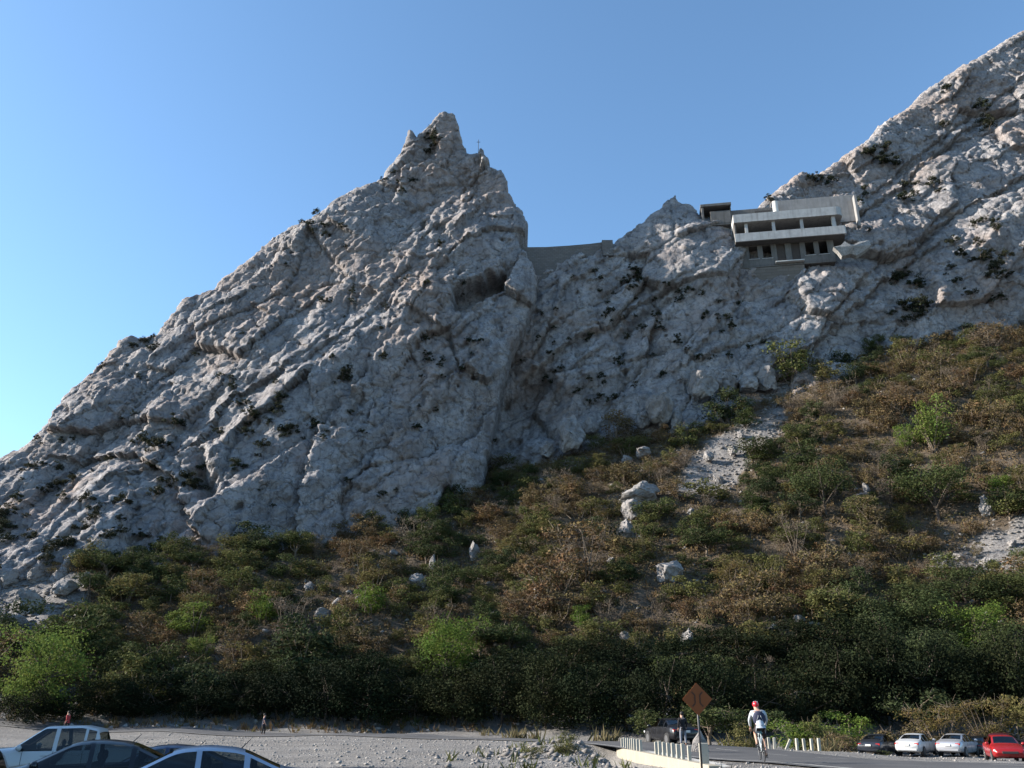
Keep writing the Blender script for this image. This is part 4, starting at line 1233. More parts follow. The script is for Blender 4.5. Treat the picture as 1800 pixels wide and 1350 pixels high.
# lower storey, set back under the balcony
OFF = -2.4
sl0 = fac(1300, 450, OFF)[0]; sl1 = fac(1467, 440, OFF)[0]
wz1 = fac(1316, 433, OFF)[1]; wz0 = fac(1316, 456.5, OFF)[1]; dz0 = fac(1366, 461.5, OFF)[1]; lz0 = dz0 - 0.4
ops = []
for u0, u1, k in ((1316, 1333, 'w'), (1340, 1357, 'w'), (1365, 1382, 'd'), (1391, 1408, 'd'), (1416, 1433, 'w'), (1440, 1457, 'w')):
    ops.append((fac(u0, 445, OFF)[0], fac(u1, 445, OFF)[0], k))
edge = sl0
for a, b, k in ops:
    HB('wall_pier', edge, a, OFF - 0.35, OFF, lz0, zb0 - 0.004, 'house_wall', None, 0.0)
    HB('lintel', a, b, OFF - 0.35, OFF - 0.004, wz1, zb0 - 0.004, 'house_wall', None, 0.0)
    if k == 'w':
        HB('wall_below_window', a, b, OFF - 0.35, OFF - 0.004, lz0, wz0, 'house_wall', None, 0.0)
        w = MB()
        for q in ((a, a + 0.12, wz0, wz1), (b - 0.12, b, wz0, wz1), (a + .12, b - .12, wz1 - 0.12, wz1), (a + .12, b - .12, wz0, wz0 + 0.12)):
            w.box(q[0], q[1], -(OFF + 0.03), -(OFF - 0.2), q[2], q[3])
        wo_ = w.build('window', M['house_wall'], house)
        HB('sill', a - 0.15, b + 0.15, OFF, OFF + 0.14, wz0 - 0.12, wz0 + 0.03, 'house_white', wo_, 0.02)
    else:
        HB('wall_below_door', a, b, OFF - 0.35, OFF - 0.004, lz0, dz0, 'house_wall', None, 0.0)
        d = HB('door', a + 0.1, b - 0.1, OFF - 0.32, OFF - 0.22, dz0, wz1 - 0.05, 'door_wood', None, 0.01)
        HB('door_rail', a + 0.1, b - 0.1, OFF - 0.22, OFF - 0.18, dz0 + 1.2, dz0 + 1.35, 'door_wood', d, 0.0)
        HB('door_frame', a - 0.02, a + 0.1, OFF - 0.3, OFF + 0.03, dz0, wz1, 'house_wall', d, 0.01)
        HB('door_frame', b - 0.1, b + 0.02, OFF - 0.3, OFF + 0.03, dz0, wz1, 'house_wall', d, 0.01)
    edge = b
HB('wall_pier', edge, sl1, OFF - 0.35, OFF, lz0, zb0 - 0.004, 'house_wall', None, 0.0)
HB('lower_back_wall', sl0, sl1, -8.4, -8.0, lz0, zb0 - 0.01, 'house_dark')
HB('lower_end_wall', sl1 - 0.36, sl1 - 0.01, -8.0, OFF - 0.36, lz0, zb0 - 0.01, 'house_wall')
HB('lower_end_wall', sl0 + 0.01, sl0 + 0.36, -8.0, OFF - 0.36, lz0, zb0 - 0.01, 'house_wall')
HB('lower_floor', sl0, sl1, -8.4, OFF - 0.01, lz0 - 0.4, lz0 - 0.004, 'house_wall')
HB('door_step', ops[2][0] - 0.5, ops[3][1] + 0.4, OFF, OFF + 0.9, dz0 - 0.3, dz0 - 0.05, 'concrete_pale', None, 0.03)
rz0 = fac(1340, 545, OFF)[1]
HB('retaining_wall', sl0 + 0.2, fac(1415, 470, OFF)[0], -6.0, OFF - 0.15, rz0, lz0 - 0.41, 'retaining', None, 0.05)
# terrace walls and chimney behind the roof
s0 = fac(1366, 360, -5)[0]; s1 = fac(1503, 350, -5)[0]; zt = fac(1440, 347, -5)[1]
HB('terrace_wall', s0, s1, -5.6, -5.0, zr1 - 0.02 - 1.0, zt, 'terrace', None, 0.08)
HB('terrace_end_wall', s1 - 0.6, s1 - 0.02, -4.98, -3.6, zr0 - 1.0, zt - 0.9, 'terrace', None, 0.08)
c_s = fac(1363, 364, -4)[0]; cz1 = fac(1363, 355, -4)[1]
MB().tube([(c_s, 4.0, zr1 - 0.1), (c_s, 4.0, cz1)], 0.62, 16).build('chimney', M['concrete_pale'], house, False)
s0 = fac(1285, 370, -6)[0]; s1 = fac(1357, 370, -6)[0]; zt = fac(1320, 366, -6)[1]
HB('roof_low_wall', s0, s1, -6.9, -6.3, zr1 - 1.8, zt, 'house_wall', None, 0.05)
HB('roof_slot', fac(1327, 370, -6)[0], fac(1354, 370, -6)[0], -6.3, -6.25, fac(1340, 374, -6)[1], fac(1340, 369, -6)[1], 'house_dark', None, 0.0)
# small shelter left of the house
sh_o = P(1232, 374, 168.0)
shelter = empty('concrete_shelter', sh_o, -HT, 'small flat-roofed concrete shelter on the rim left of the house', 'shelter')
ax_ = 168.0 * CP + (sh_o.z - CAM_Z) * SP; mpp = ax_ / F_PX
for nm, a in (('roof', (0, 53 * mpp, 0, 4.5, 12 * mpp, 17 * mpp)), ('back_wall', (0.2, 52 * mpp, 3.9, 4.3, -3, 12 * mpp - .01)), ('side_wall', (0.2, 0.7, 0.3, 3.88, -3, 12 * mpp - .01)), ('side_wall', (51 * mpp, 52 * mpp, 0.3, 3.88, -3, 12 * mpp - .01)), ('floor', (0.2, 52 * mpp, 0.3, 4.3, -3.4, -3.01)), ('parapet', (16 * mpp, 51 * mpp - .05, 0.25, 0.6, -3, 2 * mpp))):
    MB().box(*a).build(nm, M['house_wall' if nm != 'back_wall' else 'house_dark'], shelter, False, 0.05)

# broken pale slab of rock right of the lower storey
out_ = [(1465, 434), (1478, 431), (1485, 424), (1492, 429), (1500, 430), (1510, 425), (1528, 422), (1531, 431), (1520, 440), (1506, 449), (1496, 446), (1480, 450), (1473, 441)]
fr = [P(u, v, 158.0 + random.uniform(-.3, .3)) for u, v in out_]; bk = [P(u, v, 158.0) + Vector((0.3, 1.4, -0.1)) for u, v in out_]
n_ = len(out_); cfr = sum(fr, Vector()) / n_ + Vector((0, -0.5, 0))
mb = MB().add(fr + bk + [cfr], [(i, (i + 1) % n_, 2 * n_) for i in range(n_)] + [(i, n_ + i, n_ + (i + 1) % n_, (i + 1) % n_) for i in range(n_)] + [tuple(range(n_, 2 * n_))])
M['slab'] = mat_rock('slab', light=(0.36, 0.35, 0.34), dark=(0.27, 0.26, 0.25), scale=2.0, streak=False, warm_amt=0.1)
o = mb.build('rock_slab', M['slab']); tag(o, 'ragged pale slab of rock jutting out right of the house windows', 'rock')

# ------------------------------------------------------------------ masonry wall across the saddle
wall_pts = [P(918, 437, 166.5), P(960, 436.5, 167), P(1000, 434, 167.3), P(1035, 431, 167.6), P(1066, 427, 168)]
mb = MB()
for a, b in zip(wall_pts[:-1], wall_pts[1:]):
    d = (b - a); d.z = 0; d.normalize(); n = Vector((-d.y, d.x, 0)) * 0.6
    vs_ = [a - n, b - n, b + n, a + n]
    lo = [v - Vector((0, 0, 9)) for v in vs_]
    mb.add(lo + vs_, [(0, 3, 2, 1), (4, 5, 6, 7), (0, 1, 5, 4), (1, 2, 6, 5), (2, 3, 7, 6), (3, 0, 4, 7)])
saddle_wall = empty('saddle_wall', wall_pts[2] - Vector((0, 0, 9)), 0, 'long stone masonry wall closing the saddle beside the peak', 'wall')
w_ = mb.build('wall', M['masonry'], saddle_wall); w_.location = -Vector(saddle_wall.location)
q = P(1067, 432, 167.8)
mb = MB(); mb.box(q.x - 1.2, q.x + 1.2, q.y - 1.0, q.y + 1.0, q.z - 3, q.z + 0.9)
w_ = mb.build('end_pier', M['masonry'], saddle_wall); w_.location = -Vector(saddle_wall.location)
# thin cross on the shoulder of the peak
q = P(841, 257, 172.0)
mb = MB().tube([(0, 0, -2), (0, 0, 1.9)], 0.07, 6); mb.tube([(-0.45, 0, 1.2), (0.45, 0, 1.2)], 0.06, 6)
M['iron'] = mat_plain('iron', (0.03, 0.03, 0.033), 0.6, 0.3)
o = mb.build('summit_cross', M['iron']); o.location = q
tag(o, 'thin dark cross on the right shoulder of the peak', 'cross')

# ------------------------------------------------------------------ bridge railing
A = P(1251, 1342.5, 29.5); B = P(1097, 1314, 50)
rail = empty('bridge_railing', A, 0, 'pale concrete bridge railing of low square posts on a beam', 'railing')
dv = (B - A); Lr = Vector((dv.x, dv.y, 0)).length; ang = math.atan2(dv.y, dv.x)
rail.rotation_euler = (0, 0, ang)
M['beam'] = mat_plain('beam', (0.30, 0.27, 0.215), 0.9, var=0.22, scale=1.5, bump=0.02, spec=0.2)
M['post_white'] = mat_plain('post_white', (0.36, 0.34, 0.29), 0.9, var=0.16, scale=3, bump=0.01, spec=0.2)
def rail_z(t): return dv.z * t
def shear_box(m, x0, x1, y0, y1, z0, z1):
    """box along the railing, following its fall"""
    f = lambda x: dv.z * x / Lr
    vs_ = [(x, y, z + f(x)) for z in (z0, z1) for x, y in ((x0, y0), (x1, y0), (x1, y1), (x0, y1))]
    m.add(vs_, [(0, 3, 2, 1), (4, 5, 6, 7), (0, 1, 5, 4), (1, 2, 6, 5), (2, 3, 7, 6), (3, 0, 4, 7)])
    return m
bmx = MB()
shear_box(bmx, -1.2, Lr + 0.3, 0.0, 0.38, -0.52, 0.0)
bmx.build('beam', M['beam'], rail, False, 0.02)
shear_box(MB(), -1.2, Lr + 0.2, -0.6, -0.002, -0.5, -0.03).build('deck_edge', M['concrete'], rail, False, 0.02)
def t_at(u):
    """distance along the railing whose picture has column u"""
    lo, hi = -0.05, 1.05
    for _ in range(40):
        mid = (lo + hi) / 2; w = A + dv * mid
        if project(w.x, w.y, w.z)[0] > u: lo = mid
        else: hi = mid
    return lo * Lr
for u in (1220.7, 1209, 1200, 1191, 1182.6, 1174.5, 1167, 1160.5, 1132.7, 1127, 1122, 1118.3, 1114.8, 1111, 1107.3, 1103.3, 1099):
    x = t_at(u)
    p_ = MB(); shear_box(p_, x - 0.06, x + 0.06, 0.1, 0.22, -0.02, 0.5 + random.uniform(-.03, .03))
    o = p_.build('post', M['post_white'], rail, False, 0.012)
p_ = MB(); shear_box(p_, t_at(1250), t_at(1250) + 0.28, 0.05, 0.3, -0.02, 0.6)
p_.build('end_post', M['post_white'], rail, False, 0.015)
for u in (1107, 1118, 1131, 1144, 1160):
    x = t_at(u); p_ = MB(); shear_box(p_, x - 0.12, x + 0.12, 0.06, 0.28, -1.6, -0.52)
    p_.build('support_column', M['beam'], rail, False, 0.015)

# guard posts on the far side of the road
GP = [(1353, 1317, 56.5), (1362, 1317.4, 56), (1381, 1318.3, 55.3), (1402, 1319.5, 54.5), (1415, 1320.2, 54), (1428, 1321, 53.5), (1441, 1322, 53)]
GO = ['first', 'second', 'third', 'fourth', 'fifth', 'sixth', 'last']
for i, (u, v, Y) in enumerate(GP):
    q = P(u, v, Y); q.z = max(q.z, ground_z(q.x, q.y)) - 0.05
    o = MB().box(-0.075, 0.075, -0.075, 0.075, -0.3, 0.72).build('guard_post', M['post_white'], None, False, 0.015)
    o.location = q; o.rotation_euler = (0, 0.5 if i == 2 else random.uniform(-.04, .04), random.uniform(-.2, .2))
    tag(o, ('leaning whitish guard post, third from the left across the road' if i == 2 else '%s upright whitish guard post from the left across the road' % GO[i]), 'post', 'guard posts across the road')

# ------------------------------------------------------------------ warning sign
M['sign_orange'] = mat_plain('sign_orange', (0.20, 0.046, 0.002), 0.55, var=0.08, scale=3)
M['sign_black'] = mat_plain('sign_black', (0.07, 0.02, 0.003), 0.6)
M['steel_dark'] = mat_plain('steel_dark', (0.05, 0.05, 0.055), 0.5, 0.6, var=0.3)
sc = P(1225.5, 1229, 28.0)
sg = ground_z(sc.x, sc.y)
sign = empty('warning_sign', (sc.x, sc.y, sg), math.radians(6), 'orange diamond road warning sign on a thin dark pole', 'sign')
hz = sc.z - sg
MB().tube([(0, 0.03, -0.4), (0, 0.03, hz + 0.42)], 0.032, 8).build('pole', M['steel_dark'], sign, True)
R_ = 0.475
MB().prism([(0, -R_), (R_, 0), (0, R_), (-R_, 0)], 0, 0.012, Matrix.Translation((0, -0.012, hz)) @ Matrix.Rotation(math.radians(90), 4, 'X')).build('plate', M['sign_orange'], sign)
sym = MB()
for s in (-1, 1):                                             # two bars pinching in: narrow bridge
    pts = [(s * 0.17, -0.21), (s * 0.08, -0.12), (s * 0.08, 0.12), (s * 0.17, 0.21)]
    for a, b in zip(pts[:-1], pts[1:]):
        d = Vector((b[0] - a[0], b[1] - a[1])).normalized(); n = Vector((-d.y, d.x)) * 0.024
        sym.prism([(a[0] - n.x, a[1] - n.y), (b[0] - n.x, b[1] - n.y), (b[0] + n.x, b[1] + n.y), (a[0] + n.x, a[1] + n.y)], 0, 0.004, Matrix.Translation((0, -0.026, hz)) @ Matrix.Rotation(math.radians(90), 4, 'X'))
sym.build('symbol', M['sign_black'], sign)
# pointed pale boulder behind the railing
q = P(1229, 1309, 44); gz_ = ground_z(q.x, q.y)
mb = MB().add([(-.62, -.25, -.2), (.1, -.55, -.2), (.62, -.1, -.2), (.3, .5, -.2), (-.4, .45, -.2), (-.42, -.2, .45), (.06, -.42, .62), (.42, -.05, .55), (.2, .3, .7), (-.3, .25, .6), (.12, -.05, 1.12)],
    [(0, 1, 6, 5), (1, 2, 7, 6), (2, 3, 8, 7), (3, 4, 9, 8), (4, 0, 5, 9), (5, 6, 10), (6, 7, 10), (7, 8, 10), (8, 9, 10), (9, 5, 10), (4, 3, 2, 1, 0)])
o = mb.build('boulder', M['boulder'], None, False, 0.03); o.location = (q.x, q.y, gz_); o.scale = (0.85, 0.85, 0.95)
tag(o, 'pointed pale boulder behind the bridge railing next to the sign pole', 'boulder')

# ------------------------------------------------------------------ vehicles
def mat_glass():
    t = NT('glass_dark')
    tr = t.n('ShaderNodeBsdfTransparent'); tr.inputs[0].default_value = (0.36, 0.40, 0.40, 1)
    gl = t.n('ShaderNodeBsdfGlossy'); gl.inputs['Roughness'].default_value = 0.03; gl.inputs['Color'].default_value = (0.9, 0.9, 0.9, 1)
    fr = t.n('ShaderNodeFresnel'); fr.inputs[0].default_value = 1.55
    ms = t.n('ShaderNodeMixShader')
    t.l(fr.outputs[0], ms.inputs[0]); t.l(tr.outputs[0], ms.inputs[1]); t.l(gl.outputs[0], ms.inputs[2]); t.l(ms.outputs[0], t.out.inputs[0])
    return t.m
M['glass_dark'] = mat_glass()
M['seat_cloth'] = mat_plain('seat_cloth', (0.06, 0.058, 0.056), 0.9, var=0.2)
M['tyre'] = mat_plain('tyre', (0.018, 0.018, 0.019), 0.85, var=0.2)
M['rim'] = mat_plain('rim', (0.13, 0.13, 0.135), 0.45, 0.5, var=0.1)
M['trim'] = mat_plain('trim', (0.02, 0.02, 0.022), 0.6, var=0.2)
M['plate'] = mat_plain('plate', (0.55, 0.55, 0.53), 0.5, var=0.1)
M['tail_red'] = mat_plain('tail_red', (0.35, 0.02, 0.018), 0.2, var=0.1, spec=0.6)
M['lamp_clear'] = mat_plain('lamp_clear', (0.60, 0.60, 0.60), 0.15, var=0.1, spec=0.7)
def paint(name, col, metal=0.3, rough=0.32): return mat_plain(name, col, rough, metal, var=0.06, scale=2.0, spec=0.4, coat=0.35)
M['p_white'] = paint('p_white', (0.40, 0.41, 0.42), 0.0)
M['p_black'] = paint('p_black', (0.006, 0.006, 0.008), 0.0)
M['p_silver'] = paint('p_silver', (0.36, 0.40, 0.48), 0.55)
M['p_grey'] = paint('p_grey', (0.40, 0.41, 0.44), 0.5)
M['p_navy'] = paint('p_navy', (0.03, 0.045, 0.09), 0.4)
M['p_dark'] = paint('p_dark', (0.03, 0.034, 0.045), 0.4)
M['p_red'] = paint('p_red', (0.24, 0.010, 0.012), 0.1)
M['p_maroon'] = paint('p_maroon', (0.05, 0.006, 0.008), 0.2)
# stations: x, z_bottom, z_belt, z_top, half width at belt, half width at top
STY = {
 'sedan': dict(st=[(-2.30, .46, .70, .73, .68, .60), (-2.24, .32, .84, .90, .80, .70), (-1.85, .27, .93, 1.02, .87, .78), (-1.50, .24, .94, 1.06, .89, .76), (-0.75, .20, .93, 1.39, .90, .60), (-0.2, .2, .92, 1.445, .90, .60), (0.32, .2, .91, 1.41, .90, .60), (1.18, .2, .90, .985, .89, .74), (1.75, .24, .83, .90, .87, .72), (2.18, .30, .70, .75, .80, .66), (2.32, .42, .56, .60, .64, .52)],
     side=[(0.0, 0.98), (-0.80, -0.09), (-1.36, -0.90)], ws=(0.40, 1.12), rw=(-1.42, -0.80), wheels=(1.40, -1.38), wr=.325, tail=(-2.23, .80), head=(2.12, .64)),
 'suv': dict(st=[(-2.30, .50, .80, .85, .74, .66), (-2.26, .36, 1.02, 1.10, .86, .76), (-2.10, .30, 1.06, 1.50, .90, .66), (-1.8, .28, 1.06, 1.68, .92, .66), (-0.4, .26, 1.05, 1.73, .93, .66), (0.30, .26, 1.04, 1.69, .93, .66), (1.10, .26, 1.03, 1.12, .92, .78), (1.75, .30, .98, 1.06, .90, .76), (2.20, .36, .82, .90, .84, .70), (2.34, .48, .64, .70, .70, .58)],
     side=[(0.0, 0.92), (-0.92, -0.09), (-1.85, -1.02)], ws=(0.38, 1.04), rw=(-2.22, -2.06), wheels=(1.42, -1.38), wr=.36, tail=(-2.22, 1.0), head=(2.16, .78)),
 'pickup': dict(st=[(-2.85, .52, .95, 1.0, .86, .84), (-2.80, .45, 1.18, 1.24, .96, .90), (-1.40, .42, 1.22, 1.27, .98, .92), (-1.22, .42, 1.22, 1.30, .98, .86), (-1.08, .42, 1.22, 1.80, .98, .70), (-0.6, .40, 1.21, 1.90, .98, .69), (0.45, .40, 1.20, 1.88, .98, .69), (1.25, .40, 1.19, 1.30, .97, .82), (1.9, .42, 1.14, 1.24, .96, .80), (2.55, .45, 1.02, 1.12, .92, .78), (2.75, .55, .78, .86, .80, .68)],
     side=[(0.12, 1.05), (-0.72, 0.0), (-1.04, -0.80)], ws=(0.52, 1.20), rw=(-1.19, -1.10), wheels=(1.75, -1.75), wr=.40, tail=(-2.78, 1.0), head=(2.55, .92)),
}
def car(name, label, loc, heading, style, pm, antenna=None, plate=True, lit=False):
    S = STY[style]
    k = np.array(S['st'])
    xs_ = np.unique(np.round(np.concatenate([np.linspace(k[0, 0], k[-1, 0], 70), k[:, 0], [q for w in S['side'] for q in w], S['ws'], S['rw']]), 4))
    def sec(x):
        v = [np.interp(x, k[:, 0], k[:, j]) for j in range(1, 6)]
        # soften the corners of the station lines a little
        d = 0.05
        a = [0.5 * np.interp(x, k[:, 0], k[:, j]) + 0.25 * (np.interp(x - d, k[:, 0], k[:, j]) + np.interp(x + d, k[:, 0], k[:, j])) for j in range(1, 6)]
        zt_s = np.mean([np.interp(x + q, k[:, 0], k[:, 3]) for q in (-.15, -.1, -.05, 0, .05, .1, .15)])
        if k[0, 0] + .25 < x < k[-1, 0] - .25 and style == 'sedan': a[2] = zt_s
        return a
    def prof(x):
        zb, zl, zt, wb, wt = sec(x)
        e = min(0.06, (zt - zl) * 0.5)
        return [(0, zb), (wb * .84, zb), (wb * .975, zb + .10), (wb, zb + .45 * (zl - zb)), (wb * .988, zl - .05), (wb * .945, zl),
                (wb * .945 + (wt - wb * .945) * .5 + .015, (zl + zt - e) / 2), (wt + .01, zt - e), (wt * .86, zt - .012), (wt * .45, zt + .008), (0, zt + .014)]
    vs_ = []; n = 0
    for x in xs_:
        p = prof(x)
        ring = [(x, y, z) for y, z in p] + [(x, -y, z) for y, z in reversed(p[1:-1])]
        n = len(ring); vs_ += ring
    fs = []
    for i in range(len(xs_) - 1):
        for j in range(n):
            j2 = (j + 1) % n
            xm_ = 0.5 * (xs_[i] + xs_[i + 1])
            if j in (5, 6, 13, 14) and any(w[0] < xm_ < w[1] for w in S['side']): continue
            if j in (8, 9, 10, 11) and (S['ws'][0] < xm_ < S['ws'][1] or S['rw'][0] < xm_ < S['rw'][1]): continue
            fs.append((i * n + j, i * n + j2, (i + 1) * n + j2, (i + 1) * n + j))
    fs += [tuple(range(n)), tuple((len(xs_) - 1) * n + j for j in reversed(range(n)))]
    root = empty(name, loc, math.atan2(heading[1], heading[0]), label, 'pickup truck' if style == 'pickup' else 'car')
    b = MB(); b.add(vs_, fs)
    b.build('body', M[pm], root, True)
    def side_pt(x, f, s):
        zb, zl, zt, wb, wt = sec(x); e = min(0.06, (zt - zl) * 0.5)
        y = wb * .945 + (wt + .01 - wb * .945) * f + 0.015 * (1 - abs(2 * f - 1)) + 0.001
        return (x, s * y, zl + (zt - e - zl) * f)
    for s in (-1, 1):
        for x0, x1 in S['side']:
            xx = np.linspace(x0, x1, 9); ff = np.linspace(0.0, 1.0, 4)
            g = [side_pt(x, f, s) for x in xx for f in ff]
            q = [(i * 4 + j, (i + 1) * 4 + j, (i + 1) * 4 + j + 1, i * 4 + j + 1) for i in range(8) for j in range(3)]
            w = MB().add(g, q); wn_ = w.build('side_window', M['glass_dark'], root, True)
            # thin black weather strip along the sill
            st = MB().tube([side_pt(x, 0.05, s) for x in xx], 0.012, 5); st.build('window_trim', M['trim'], wn_)
        yw = sec(S['wheels'][0])[3]
        for xw in S['wheels']:
            arch = MB().tube([(xw, s * (yw - .10), S['wr'] + .01), (xw, s * (yw + .004), S['wr'] + .01)], S['wr'] + .055, 24); arch.build('arch_shade_disc', M['trim'], root)  # black disc in place of a cut arch; the gap's shade is its colour
            ty = MB().tube([(xw, s * (yw - .2), S['wr']), (xw, s * (yw - .19), S['wr']), (xw, s * (yw + .012), S['wr']), (xw, s * (yw + .022), S['wr'])], [S['wr'] - .03, S['wr'], S['wr'], S['wr'] - .03], 24)
            t_ = ty.build('wheel', M['tyre'], root)
            rm = MB().tube([(xw, s * (yw + .0), S['wr']), (xw, s * (yw + .028), S['wr'])], S['wr'] * .66, 16)
            rm.build('rim', M['rim'], t_)
        # mirrors, handles
        xm = S['ws'][1] - 0.18; y0 = side_pt(xm, 0.05, 1)[1]; z0 = side_pt(xm, 0.05, 1)[2]
        MB().sphere((xm, s * (y0 + .12), z0 + .09), .11, 10, 7, (.75, 1.1, .8)).build('mirror', M[pm], root, True)
        for x0, x1 in S['side'][:2]:
            zb, zl, zt, wb, wt = sec(x0); xh = x0 + 0.08
            MB().box(xh, xh + .2, s * wb * .985 - .012, s * wb * .985 + .02, zl - .14, zl - .105).build('door_handle', M[pm], root, False, .006)
        for xd in (S['side'][0][1] - .12, S['side'][0][0] - .045, S['side'][1][0] - .04):
            pr = prof(xd)[2:6]
            MB().tube([(xd, s * (y + .001), z) for y, z in pr], .007, 5).build('door_seam', M['trim'], root)
        zt_ = S['tail'][1]; xt = S['tail'][0]; wt_ = sec(xt)[3]
        MB().box(xt - .035, xt + .16, s * (wt_ - .30), s * (wt_ + .012), zt_ - .07, zt_ + .06).build('taillight', M['tail_red'], root, False, .02)
        xh, zh = S['head']; wh = sec(xh)[3]
        MB().box(xh - .14, xh + .06, s * (wh - .28), s * (wh + .012), zh - .05, zh + .07).build('headlight', M['lamp_clear'], root, False, .02)
    def top_patch(name_, x0, x1, lift):
        xx = np.linspace(x0, x1, 8); g = []
        for x in xx:
            zb, zl, zt, wb, wt = sec(x); dx = 0.02; sl_ = (sec(x + dx)[2] - sec(x - dx)[2]) / (2 * dx); L_ = math.hypot(1, sl_)
            for f in (-.86, -.66, -.45, 0, .45, .66, .86):
                z = zt + {0: .014, .45: .008, .66: -.001, .86: -.012}[abs(f)]
                g.append((x - lift * sl_ / L_, f * wt, z + lift / L_))
        q = [(i * 7 + j, i * 7 + j + 1, (i + 1) * 7 + j + 1, (i + 1) * 7 + j) for i in range(7) for j in range(6)]
        MB().add(g, q).build(name_, M['glass_dark'], root, True)
    top_patch('windshield', S['ws'][0], S['ws'][1], 0.002)
    top_patch('rear_window', S['rw'][0], S['rw'][1], 0.002)
    xs0 = S['side'][0][0]; zs = sec(xs0)[1]
    for xb, w_, yy in ((xs0 - .05, .25, .36), (xs0 - .05, .25, -.36), (S['side'][1][0] - .05, .62, 0.0)):
        st_ = MB().add([(xb + .10, yy - w_, zs - .55), (xb + .10, yy + w_, zs - .55), (xb + .22, yy + w_, zs - .55), (xb + .22, yy - w_, zs - .55), (xb - .12, yy - w_ * .85, zs + .12), (xb - .12, yy + w_ * .85, zs + .12), (xb - .02, yy + w_ * .85, zs + .12), (xb - .02, yy - w_ * .85, zs + .12)],
            [(0, 3, 2, 1), (4, 5, 6, 7), (0, 1, 5, 4), (1, 2, 6, 5), (2, 3, 7, 6), (3, 0, 4, 7)])
        for hy in ((0,) if w_ < .4 else (-.36, .36)): st_.sphere((xb - .12, yy + hy, zs + .22), .13, 10, 7, (.45, 1.0, .8))
        st_.build('seat', M['seat_cloth'], root, False, 0.0)
    xr = k[0, 0]; zr_ = .50 if style == 'sedan' else .58
    MB().box(xr - .02, xr + .2, -.66, .66, zr_ - .14, zr_ + .02).build('rear_bumper', M['trim' if style != 'sedan' else pm], root, False, .03)
    if plate: MB().box(xr - .05, xr + .1, -.19, .19, S['tail'][1] - .12, S['tail'][1] - .0).build('licence_plate', M['plate'], root, False, .004)
    xf = k[-1, 0]
    MB().box(xf - .15, xf + .015, -.42, .42, .48 if style == 'sedan' else .6, .62 if style == 'sedan' else .78).build('grille', M['trim'], root, False, .02)
    if antenna:
        za = sec(antenna)[2]
        MB().tube([(antenna, 0, za), (antenna - .16, 0, za + .17)], [.012, .005], 6).build('antenna', M['trim'], root)
    return root
def ground_car(u, v, Y):
    q = P(u, v, Y); return (q.x, q.y, ground_z(q.x, q.y))
hd = lambda d: (math.cos(math.radians(d)), math.sin(math.radians(d)))
# heading angles in degrees, 90 = away from the camera, 180 = to the left
def lowcar(x, y, dz=0.0): return (x, y, ground_z(x, y) + dz)
car('sedan', 'silver blue sedan with a roof antenna, nearest of the cars at bottom left', lowcar(-5.6, 16.6, -.04), hd(196), 'sedan', 'p_silver', -0.72)
car('sedan', 'glossy black sedan parked between the white pickup and the silver sedan', lowcar(-8.85, 19.7, .13), hd(196), 'sedan', 'p_black', -0.72)
car('sedan', 'dark navy sedan whose roof shows behind the black one', lowcar(-8.5, 22.9, -.05), hd(196), 'sedan', 'p_navy', -0.72)
car('pickup', 'white crew cab pickup truck parked at the left edge of the lot', lowcar(-14.0, 29.0, -.1), hd(192), 'pickup', 'p_white', None)
car('suv', 'white car at the left frame edge, only its corner showing', lowcar(-10.05, 13.9), hd(180), 'suv', 'p_white', None)
car('sedan', 'black sedan with a lit tail lamp driving off past the railing', ground_car(1180, 1308, 55), hd(104), 'sedan', 'p_black')
car('sedan', 'dark blue grey sedan, leftmost of the cars parked on the right', ground_car(1548, 1328, 67), hd(50), 'sedan', 'p_dark')
car('sedan', 'white sedan parked between the dark and the silver sedan', ground_car(1614, 1328, 66), hd(50), 'sedan', 'p_white')
car('sedan', 'silver grey sedan parked right of the white sedan', ground_car(1687, 1329, 65), hd(48), 'sedan', 'p_grey')
car('sedan', 'black sedan squeezed in shade right of the silver grey sedan', ground_car(1722, 1327, 67.5), hd(50), 'sedan', 'p_black')
car('suv', 'dark maroon sport utility car behind the red sedan', ground_car(1768, 1327, 68), hd(55), 'suv', 'p_maroon')
car('sedan', 'bright red sedan facing the camera at the right edge', ground_car(1768, 1338, 55.5), hd(250), 'sedan', 'p_red')
# ------------------------------------------------------------------ people
M['skin'] = mat_plain('skin', (0.42, 0.25, 0.18), 0.6, var=0.08)
M['hair'] = mat_plain('hair', (0.015, 0.012, 0.01), 0.7)
M['cloth_white'] = mat_plain('cloth_white', (0.36, 0.39, 0.43), 0.9, var=0.1, scale=9, bump=0.004)
M['cloth_navy'] = mat_plain('cloth_navy', (0.018, 0.022, 0.05), 0.8, var=0.2, scale=9)
M['cloth_grey'] = mat_plain('cloth_grey', (0.17, 0.18, 0.21), 0.9, var=0.15, scale=9)
M['cloth_black'] = mat_plain('cloth_black', (0.012, 0.011, 0.013), 0.9, var=0.2, scale=9)
M['cloth_red'] = mat_plain('cloth_red', (0.30, 0.035, 0.04), 0.9, var=0.15, scale=9)
M['shorts'] = mat_plain('shorts', (0.02, 0.012, 0.012), 0.9, var=0.2, scale=9)
M['helmet_red'] = mat_plain('helmet_red', (0.55, 0.02, 0.03), 0.3, var=0.1, spec=0.6)
M['shoe'] = mat_plain('shoe', (0.05, 0.04, 0.04), 0.7)
M['eye'] = mat_plain('eye', (0.02, 0.02, 0.02), 0.3)
M['strap'] = mat_plain('strap', (0.25, 0.27, 0.30), 0.8)

